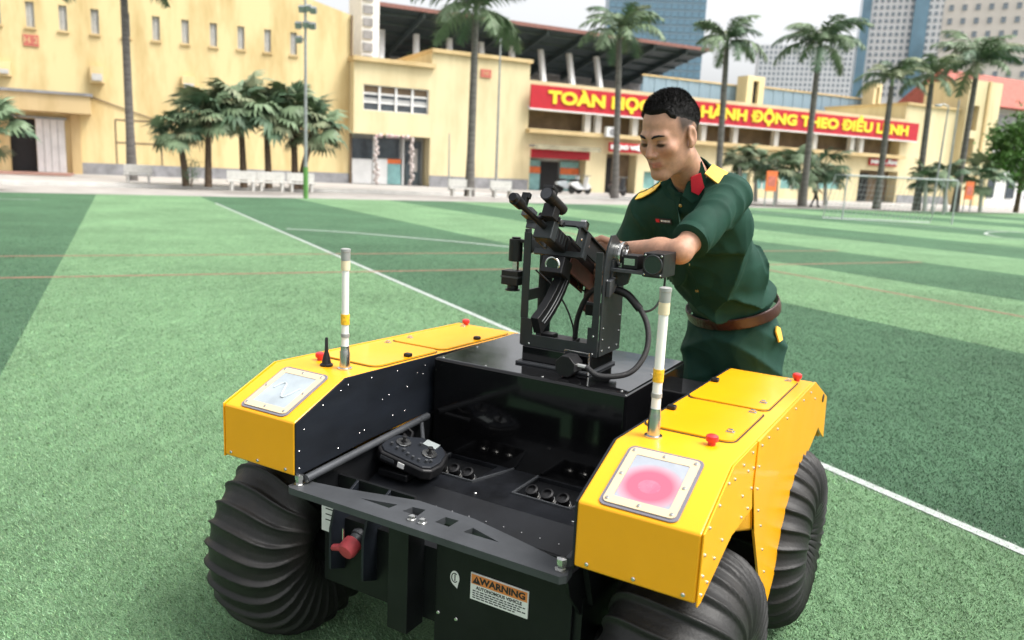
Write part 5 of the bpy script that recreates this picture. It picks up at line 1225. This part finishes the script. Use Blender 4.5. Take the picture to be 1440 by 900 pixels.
# ------------------------------------------------------------------ palms and other plants
BARK = mat('grey_palm_bark', (.13, .12, .11), .9, var=.3, scale=2, stretch=(1, 1, 6), bump=.3); BARK2 = mat('brown_fibre_bark', (.10, .07, .045), .95, var=.4, scale=8, bump=.6)
LEAF = [mat('palm_leaf_' + k, c_, .55, var=.35, scale=1.2, spec=.35) for k, c_ in (('mid', (.145, .205, .115)), ('dark', (.085, .140, .082)), ('light', (.21, .24, .14)))]
def frond_mesh(L_, droop, rise, nleaf, ll, seed, mt):
    r = random.Random(seed); m = MB(); pts = []
    for i in range(13):
        t = i / 12; pts.append(Vector((L_ * (t - .18 * droop * t * t), 0, L_ * (rise * t - droop * t * t))))
    m.tube(pts, [.035 * (1 - .85 * i / 12) * L_ / 3 for i in range(13)], 4)
    for k in range(nleaf):
        t = .1 + .9 * k / nleaf; i = min(11, int(t * 12)); f_ = t * 12 - i; p = pts[i].lerp(pts[i + 1], f_); tg_ = (pts[i + 1] - pts[i]).normalized()
        l_ = ll * (math.sin(math.pi * min(1, t * .9 + .1)) ** .6) * r.uniform(.8, 1.1)
        for s_ in (-1, 1):
            d = (Vector((0, s_, 0)) * .75 + tg_ * .55 + Vector((0, 0, r.uniform(-.65, .15)))).normalized(); sag = Vector((0, 0, -.35 * l_))
            w_ = tg_ * .030 * L_ / 3 * 1.6
            m.add([p - w_, p + w_, p + d * l_ * .55 + w_ * .8 + sag * .3, p + d * l_ * .55 - w_ * .8 + sag * .3, p + d * l_ + sag], [(0, 1, 2, 3), (3, 2, 4)])
    o = m.build('frond', mt, None, smooth=0); me = o.data; bpy.data.objects.remove(o); return me
FR = [frond_mesh(3.0, .75, .75, 34, .75, k, LEAF[k % 3 if k < 4 else 0]) for k in range(5)]
def royal_palm(px, py, ptop, lean_top, R_, label, nf=19, base=None):
    g = ground(px, py, .12) if base is None else base; Y = g[1]; top = at(lean_top, ptop, Y); hgt = top[2]
    r_ = empty('royal_palm', (g[0], g[1], .12)); tag(r_, label, 'palm tree', 'tall palms along the yard'); dx = top[0] - g[0]
    pts = [(dx * t ** 1.2, 0, (hgt - .12) * t) for t in np.linspace(0, 1, 9)]; rr = [.24, .2, .17, .165, .16, .155, .15, .14, .12]
    MB().tube(pts, rr, 10).build('trunk', BARK, r_, smooth=60)
    MB().tube([(dx, 0, hgt - .3), (dx, 0, hgt + .5)], [.12, .06], 8).build('crownshaft', LEAF[0], r_, smooth=60)
    rn = random.Random(int(px))
    for k in range(nf):
        o = link('frond', FR[rn.randrange(5)], r_); o.location = (dx, 0, hgt + .25); el = rn.uniform(-.95, .75) if k > 3 else rn.uniform(.5, 1.0)
        o.rotation_euler = (rn.uniform(-.3, .3), -el * .75, k * 2.399 + rn.uniform(-.3, .3)); s_ = R_ / 2.6 * rn.uniform(.8, 1.1); o.scale = (s_, s_, s_)
    return r_
royal_palm(186, 254, -50, 172, 2.9, 'tall palm with grey trunk against the hall of slit windows')
royal_palm(660, 276, 28, 669, 2.7, 'tall palm in front of the blank wall beside the lamp post')
royal_palm(864, 279, 55, 871, 2.3, 'tall palm before the banner at the word of its first half, beside the doorway scooter')
royal_palm(1007, 285, 68, 1022, 2.1, 'tall palm rising behind the uniformed person')
royal_palm(1128, 290, 72, 1152, 2.5, 'tall palm between the far apartment block and the walking figure')
royal_palm(1232, 294, 122, 1254, 1.9, 'shorter palm with sparse crown before the end of the banner', 15)
royal_palm(1342, 298, 98, 1374, 2.7, 'tall full palm in front of the corner tower', 22)
royal_palm(1288, 296, 118, 1310, 1.9, 'slim dark palm between the blank end wall and the white high-rise', 13)
def fan_mesh(seed, mt):
    r = random.Random(seed); m = MB(); m.tube([(0, 0, 0), (.35, 0, .18), (.62, 0, .22)], [.022, .018, .012], 4); c_ = Vector((.62, 0, .22))
    for k in range(17):
        a = rad(-118 + 236 * k / 16); d = Vector((math.cos(a), math.sin(a), -.10 + r.uniform(-.1, .1))).normalized(); l_ = .62 * r.uniform(.85, 1.1) * (1 - .15 * abs(k - 8) / 8)
        n_ = Vector((-math.sin(a), math.cos(a), 0)) * .055; sg_2 = Vector((0, 0, -.32 * l_))
        m.add([c_, c_ + d * l_ * .6 + n_ + Vector((0, 0, .02)), c_ + d * l_ + sg_2, c_ + d * l_ * .6 - n_ + Vector((0, 0, -.03))], [(0, 3, 2, 1)])
    o = m.build('fan_leaf', mt, None, smooth=0); me = o.data; bpy.data.objects.remove(o); return me
FAN = [fan_mesh(k, LEAF[(0, 1, 0, 2)[k]]) for k in range(4)]
def fan_palm(px, py, pcx, pcy, R_, label, n_=22, group=None, trunk=.13, mt=None, z=.12):
    g = ground(px, py, z); top = at(pcx, pcy, g[1]); r_ = empty('fan_palm', (g[0], g[1], z)); tag(r_, label, 'palm', group); dx = top[0] - g[0]; h = top[2] - z
    MB().tube([(0, 0, 0), (dx * .3, 0, h * .4), (dx, 0, h)], [trunk * 1.2, trunk, trunk * .8], 8).build('trunk', mt or BARK2, r_, smooth=60)
    rn = random.Random(int(px * 7 + py))
    for k in range(n_):
        o = link('fan_leaf', FAN[rn.randrange(4)], r_); o.location = (dx, 0, h - .1 + rn.uniform(-.25, .25)); el = rn.uniform(-.7, 1.1); o.rotation_euler = (rn.uniform(-.4, .4), -el, k * 2.399); s_ = R_ / 1.12 * rn.uniform(.75, 1.1); o.scale = (s_,) * 3
    return r_
gF = 'fan palms growing along the hall wall'
fan_palm(262, 262, 252, 187, 1.2, 'low dark fan palm at the end of the clump by the hall wall', 30, gF)
fan_palm(293, 263, 293, 168, 1.5, 'fan palm with slanting brown trunk in the clump by the hall', 36, gF)
fan_palm(343, 264, 338, 154, 1.75, 'tallest fan palm in the clump before the hall, behind a white bench', 42, gF)
fan_palm(378, 265, 374, 166, 1.5, 'dark fan palm in the clump, between two white benches', 36, gF)
fan_palm(415, 266, 412, 152, 1.35, 'upright fan palm at the clump end next to the floodlight pole', 32, gF)
fan_palm(422, 266, 440, 185, 1.5, 'leaning fan palm spreading past the floodlight pole', 34, gF)
fan_palm(-14, 262, -10, 185, 1.2, 'fan palm half out of view beside the hall doorway', 16, gF)
LB = ['small palm with white stem directly behind the orange poster board', 'small palm with white stem between poster board and tall palm trunk', 'small palm with white stem at the foot of a tall palm trunk', 'small palm with white stem beside the distant walking person', 'small palm with white stem half behind the uniformed shoulder', 'small palm with white stem behind the goal net', 'small palm with white stem beside the grey lamp post', 'small palm with white stem between the second poster board and the broadleaf tree']
gS = 'small potted palms before the banner block'
for i, (bx_, by, cx_, cy, R_) in enumerate(((1062, 284, 1062, 232, 1.0), (1090, 287, 1092, 236, 1.1), (1124, 288, 1124, 240, 1.1), (1160, 289, 1160, 238, 1.2), (1040, 283, 1041, 225, 1.0), (1300, 297, 1302, 250, .9), (1330, 298, 1326, 250, 1.0), (1378, 298, 1380, 252, 1.2))):
    fan_palm(bx_, by, cx_, cy, R_ * 1.35, LB[i], 20, gS if i < 5 else 'small palms by the corner tower', .11, STONE)
def leafy(name, label, cat, base, h, cr, n_, mt, trunkr, seed, cz=None, group=None):
    r = np.random.default_rng(seed); r_ = empty(name, base); tag(r_, label, cat, group); m = MB()
    if trunkr:
        m.tube([(0, 0, 0), (.05, 0, h * .4), (0, .05, h * .8)], [trunkr, trunkr * .8, trunkr * .4], 8)
        for k in range(5): a = k * 1.3; m.tube([(.03, 0, h * (.35 + .08 * k)), (cr[0] * .6 * math.cos(a), cr[1] * .6 * math.sin(a), h * (.6 + .08 * k))], [trunkr * .4, trunkr * .12], 5)
        m.build('trunk', BARK2, r_)
    cl = r.normal(size=(26, 3)); cl /= np.linalg.norm(cl, axis=1)[:, None]; cl *= r.uniform(.45, .95, (26, 1)); cz = cz or h * .68
    V = []; c_ = cl[r.integers(0, 26, n_)] + r.normal(size=(n_, 3)) * .17; c_ = c_ * np.array(cr) + np.array([0, 0, cz])
    u = r.normal(size=(n_, 3)); u /= np.linalg.norm(u, axis=1)[:, None]; v = np.cross(u, r.normal(size=(n_, 3))); v /= np.linalg.norm(v, axis=1)[:, None]; s_ = r.uniform(.06, .13, (n_, 1)) * max(cr) / 1.6
    V = np.stack([c_ - u * s_, c_ + v * s_ * .5, c_ + u * s_, c_ - v * s_ * .5], 1).reshape(-1, 3); F_ = np.arange(n_ * 4).reshape(-1, 4)
    np_mesh('crown', V, F_, mt, r_, smooth=False); return r_
LGRN = mat('broadleaf', (.085, .19, .035), .55, var=.4, scale=1.5)
p_ = ground(1428, 299, .12); leafy('broadleaf_tree', 'bright green bushy tree in front of the red-roofed house', 'tree', tuple(p_), at(1420, 172, p_[1])[2], (2.3, 2.0, 2.5), 5200, LGRN, .16, 3)
p_ = ground(269, 263, .12); leafy('shrub', 'small dark shrub at the foot of the low fan palm', 'shrub', tuple(p_), 1.1, (.45, .4, .55), 500, LEAF[1], .03, 4, .6)
p_ = GS.P(a0, 0, 0); gq = at(600, 82, p_[1] + 8); leafy('roof_shrub', 'dark green bush seen under the grandstand roof edge', 'shrub', (gq[0], gq[1], gq[2] - 1.2), 2.0, (1.8, 1.2, .9), 900, LEAF[1], 0, 5, 1.0)

# ------------------------------------------------------------------ furniture of the yard
def bench_proto():
    r_ = empty('stone_bench'); MB().box(-.75, .75, -.22, .22, .40, .48).build('seat', STONE, r_, bevel=.02)
    MB().box(-.72, .72, .20, .28, .52, .95).build('backrest', STONE, r_, bevel=.02)
    for s_ in (-1, 1): MB().prism([(-.2, 0), (.26, 0), (.28, .9), (.2, .9), (.18, .40), (-.18, .40)], 'x', s_ * .52 - .06, s_ * .52 + .06).build('leg', STONE, r_)
    return r_
bp_ = bench_proto(); firstb = True
for px, py, lb in ((195, 257, 'white stone bench at the foot of the tall grey palm trunk'), (341, 268, 'white stone bench under the tallest fan palm'), (382, 269, 'white stone bench between fan palm clump trunks'), (424, 270, 'white stone bench next to the green-based floodlight pole'), (648, 276, 'white stone bench at the base of the lone palm'), (706, 278, 'white stone bench beside the thin lamp post')):
    o = bp_ if firstb else copy_tree(bp_); firstb = False; g = ground(px, py, .12); o.location = g; o.scale = (.72, .74, .74); o.rotation_euler = (0, 0, H.rz); tag(o, lb, 'bench', 'stone benches along the pavement')
# floodlight pole
g = ground(430, 279, 0); Y = g[1]; fp = empty('floodlight_pole', tuple(g)); tag(fp, 'tall thin floodlight pole with lamp clusters and green painted base', 'pole')
zt = at(429, 5, Y)[2]; zg = at(430, 235, Y)[2]
MB().cyl((0, 0, 0), (0, 0, zg), .085, 12).build('green_base', GREENP, fp); MB().tube([(0, 0, zg), (0, 0, zt * .6), (0, 0, zt + .6)], [.065, .05, .04], 10).build('shaft', STEEL, fp)
for (px, py) in ((425, 12), (434, 11), (441, 14), (420, 35), (431, 34), (440, 36), (421, 55)):
    q = at(px, py, Y) - g; lm = MB().box(-.10, .10, -.12, .06, -.10, .10, M=Matrix.Translation(Vector(q)) @ Matrix.Rotation(.5, 4, 'X')).build('lamp', STEEL, fp, smooth=0); MB().cyl((0, 0, q[2]), tuple(q), .02, 6).build('lamp_arm', STEEL, lm)
def post(px, py, ptx, pty, label, arm=None, r0=.07):
    g = ground(px, py, .12); q = at(ptx, pty, g[1]); o = empty('lamp_post', tuple(g)); tag(o, label, 'lamp post'); d = Vector(q - g)
    MB().tube([(0, 0, 0), d * .5, d], [r0, r0 * .75, r0 * .5], 8).build('shaft', STEEL, o)
    if arm: MB().tube([d, d + Vector((arm * .6, 0, .12)), d + Vector((arm, 0, .05))], .03, 6).build('arm', STEEL, o); MB().ball(tuple(d + Vector((arm * 1.1, 0, .03))), (.22, .12, .07), 6).build('lamp_head', STEEL, o)
    return o
post(697, 268, 705, 28, 'thin tall lamp post in front of the blank yellow wall', None, .08)
post(1310, 299, 1334, 150, 'grey lamp post with small head near the goal', -.5); post(1326, 301, 1349, 140, 'thin grey post behind the goal beside the lamp post'); post(631, 268, 632, 188, 'short rusty post against the blank wall', None, .05)
# poster stands
for px, py, lb in ((1081, 290, 'orange poster board on legs among the small potted palms'), (1358, 299, 'orange poster board on legs before the corner tower')):
    g = ground(px, py, .12); o = empty('poster_stand', tuple(g), M_.rz); tag(o, lb, 'poster'); sc_ = g[1] / 1109
    MB().box(-.35, .35, -.03, .03, .75, 1.75).build('board', ORNG, o, smooth=0); MB().box(-.25, .25, -.04, -.031, 1.0, 1.5).build('print', PLAQ, o, smooth=0)
    for s_ in (-1, 1): MB().box(s_ * .3 - .03, s_ * .3 + .03, -.02, .02, 0, .75).build('leg', STEEL, o, smooth=0)
# goal
g0 = ground(1184, 309); g1_ = ground(1338, 316); o = empty('football_goal', tuple(g0)); tag(o, 'thin white football goal frame with slack net at the far side', 'goal')
d = Vector(g1_ - g0); bk_ = Vector((en[0], en[1], 0)) * .9; hg = 1.75; GOALM = mat('goal_white', (.40, .43, .43), .5, var=.1)
for p in (Vector(), d): MB().cyl(p, p + Vector((0, 0, hg)), .032, 8).build('post', GOALM, o); MB().tube([p + Vector((0, 0, hg)), p + bk_ * .6 + Vector((0, 0, hg)), p + bk_ + Vector((0, 0, .05))], .02, 6).build('stay', GOALM, o)
MB().cyl(Vector((0, 0, hg)), d + Vector((0, 0, hg)), .032, 8).build('crossbar', GOALM, o); MB().cyl(bk_, d + bk_, .035, 6).build('ground_bar', GOALM, o)
m = MB()
for k in range(25): t = k / 24; p = d * t; m.tube([p + Vector((0, 0, hg)), p + bk_ * .6 + Vector((0, 0, hg * .92)), p + bk_ + Vector((0, 0, .05))], .006, 3, cap=False)
for k in range(7): t = (k + 1) / 8; q = bk_ * (.6 + .4 * t) + Vector((0, 0, hg * .92 * (1 - t))); m.tube([q, d + q], .006, 3, cap=False)
nt__ = m.build('net', GOALM, o); nt__['kind'] = 'stuff'
# scooters by the doorways
def scooter(px, py, rz, label, colr):
    g = ground(px, py, .12); o = empty('scooter', tuple(g), rz); tag(o, label, 'scooter'); SC = mat('scooter_paint', colr, .3, coat=.5)
    for x in (-.62, .62):
        w0 = MB().lathe([(.14, -.05), (.25, -.05), (.27, 0), (.25, .05), (.14, .05)], 18, M=Matrix.Translation((x, 0, .27)) @ Matrix.Rotation(rad(90), 4, 'X')).build('wheel', RUB, o); MB().lathe([(.13, -.03), (.13, .03), (.02, .04)], 12, M=Matrix.Translation((x, 0, .27)) @ Matrix.Rotation(rad(90), 4, 'X')).build('hub', STEEL, w0)
    MB().prism([(-.85, .62), (-.3, .72), (-.1, .45), (.3, .32), (.3, .25), (-.2, .25), (-.5, .35), (-.85, .5)], 'y', -.15, .15).prism([(.30, .25), (.42, .30), (.55, .95), (.45, 1.0)], 'y', -.16, .16).build('body', SC, o, bevel=.03)
    MB().prism([(-.75, .70), (-.05, .70), (-.1, .78), (-.4, .84), (-.75, .82)], 'y', -.13, .13).build('seat', BLKPLA, o, bevel=.03); MB().cyl((.48, -.33, 1.05), (.48, .33, 1.05), .02, 8).cyl((.48, 0, 1.05), (.62, 0, .3), .03, 8).build('handlebar', STEEL, o); MB().prism([(.42, .27), (.62, .27), (.86, .4), (.62, .62), (.5, .6)], 'y', -.06, .06).build('front_fender', SC, o)
scooter(868, 276, .9, 'dark scooter parked at the foot of the palm by the narrow doorway', (.03, .03, .035)); scooter(800, 272, .4, 'pale scooter parked before the glazed entrance', (.5, .55, .58)); scooter(815, 273, .7, 'white scooter parked at the glazed entrance beside the pale one', (.7, .7, .7))
# walking figure in the distance
g = ground(1145, 291, .0); wk = empty('person', (g[0], g[1], 0.0)); tag(wk, 'distant person in pale shirt and dark trousers walking along the track', 'person'); kx = 1.58 / 1.7
J = lambda x, y, z: np.array([x, y, z]) * kx
def wbody(p):
    d = ellip(p, J(0, 0, 1.57), (.075, .09, .115)); d = smin(d, capsule(p, J(0, 0, 1.38), J(0, 0, 1.5), .05, .05), .02)
    for s_ in (-1, 1): d = smin(d, smin(capsule(p, J(s_ * .02, s_ * .19, 1.36), J(-s_ * .08, s_ * .22, 1.1), .045, .038), capsule(p, J(-s_ * .08, s_ * .22, 1.1), J(-s_ * .2 + .1, s_ * .2, .88), .038, .04), .02), .03)
    return smin(d, ellip(p, J(0, 0, 1.2), (.09, .15, .22)), .05)
def wshirt(p): return smin(smin(ellip(p, J(0, 0, 1.2), (.12, .185, .26)), capsule(p, J(0, -.17, 1.35), J(0, .17, 1.35), .065, .065), .05), smin(capsule(p, J(.02, .19, 1.36), J(-.05, .22, 1.15), .065, .06), capsule(p, J(-.02, -.19, 1.36), J(.05, -.22, 1.15), .065, .06), .01), .03)
def wtrou(p):
    d = ellip(p, J(0, 0, .95), (.12, .17, .13))
    for s_ in (-1, 1): d = smin(d, smin(capsule(p, J(0, s_ * .09, .92), J(s_ * .13 + .04, s_ * .09, .5), .085, .065), capsule(p, J(s_ * .13 + .04, s_ * .09, .5), J(s_ * .26 - .02, s_ * .09, .06), .06, .045), .02), .03)
    return d
for nm, fn, mt in (('body', wbody, mat('plain_skin', (.45, .26, .17), .6)), ('shirt', wshirt, mat('pale_shirt', (.50, .52, .55), .8)), ('trousers', wtrou, mat('dark_trousers', (.03, .035, .05), .8))):
    V, F = surface(fn, (-.5, -.5, 0.0), (.5, .5, 1.8), .02); np_mesh(nm, V, F, mt, wk)
MB().ball(tuple(J(-.01, 0, 1.62)), (.085, .095, .085), 8).build('hair', HAIR, wk)
for s_ in (-1, 1): MB().ball(tuple(J(s_ * .26 + .03, s_ * .09, .04)), (.12, .05, .045), 6).build('shoe', BLKPLA, wk)

# ------------------------------------------------------------------ synthetic grass blades where the camera can tell them apart
def blades():
    n_ = 620000; r = np.random.default_rng(11)
    # density falls with distance: sample image columns and ground distance
    Y = .95 * (17 / .95) ** (r.random(n_) ** .95); X = (r.random(n_) - .5) * 2 * (.78 * Y + .3)
    b_ = X * Bv[0] + Y * Bv[1]; a_ = X * Av[0] + Y * Av[1]
    c_, s_ = math.cos(VYAW), math.sin(VYAW); dx, dy = X - VX, Y - VY; lx_, ly_ = c_ * dx - s_ * dy, s_ * dx + c_ * dy
    keep = ~((np.abs(lx_) < .44) & (ly_ > .35) & (ly_ < 1.3)); X, Y, b_, a_ = X[keep], Y[keep], b_[keep], a_[keep]; n_ = len(X)
    sc_ = (.75 + .16 * Y); h = r.uniform(.005, .011, n_) * np.minimum(sc_, 1.4) * np.clip((17.5 - Y) / 9, .15, 1); w_ = r.uniform(.0009, .0018, n_) * sc_
    th = r.uniform(0, 6.283, n_); ln = r.uniform(.2, 1.3, n_) * h; la = r.uniform(0, 6.283, n_) * .5 + 2.0
    V = np.empty((n_, 3, 3)); V[:, 0] = np.stack([X - np.cos(th) * w_, Y - np.sin(th) * w_, 0 * X], 1); V[:, 1] = np.stack([X + np.cos(th) * w_, Y + np.sin(th) * w_, 0 * X], 1); V[:, 2] = np.stack([X + np.cos(la) * ln, Y + np.sin(la) * ln, h], 1)
    k = sum(((b_ > q0 + q1 * a_).astype(int) for q0, q1 in BANDS)) - 1; light = (k % 2) == 1
    v = r.uniform(.45, 1.45, (n_, 1)); hue = r.normal(0, .06, (n_, 3)) + 1
    col_ = np.where(light[:, None], np.array([.200, .345, .182]), np.array([.086, .168, .102])) * v * hue
    col_[r.random(n_) < .06] *= .35
    wl = np.abs(b_ - (3.25 - .016 * a_)) < .046 + r.normal(0, .014, n_); col_[wl] = np.array([.43, .47, .43]) * r.uniform(.55, 1.15, (wl.sum(), 1))
    V[wl, 2, 2] *= .8
    rl = ((np.abs(a_ - 11.85) < .04) | (np.abs(a_ - 9.9) < .04)) & (b_ < 14) | (np.abs(b_ - 9.42) < .04); col_[rl] = np.array([.30, .17, .12]) * r.uniform(.5, 1.3, (rl.sum(), 1))
    # worn, flattened patches
    wear = sum(np.sin(X * f_[0] + Y * f_[1] + f_[2]) for f_ in ((1.7, .9, 0), (-.8, 2.1, 1), (2.9, -1.3, 2), (.6, 3.4, 3), (4.1, 2.2, 4))) / 5; col_ *= (1 + .22 * wear)[:, None]
    o = np_mesh('grass', V.reshape(-1, 3), np.arange(n_ * 3).reshape(-1, 3), tint_mat('synthetic_blade', .7, bump=0), None, (0, 0, 0), np.repeat(col_, 3, 0), smooth=False)
    o['kind'] = 'stuff'; o['label'] = 'short synthetic grass blades covering the near field'; o['category'] = 'grass'
blades()
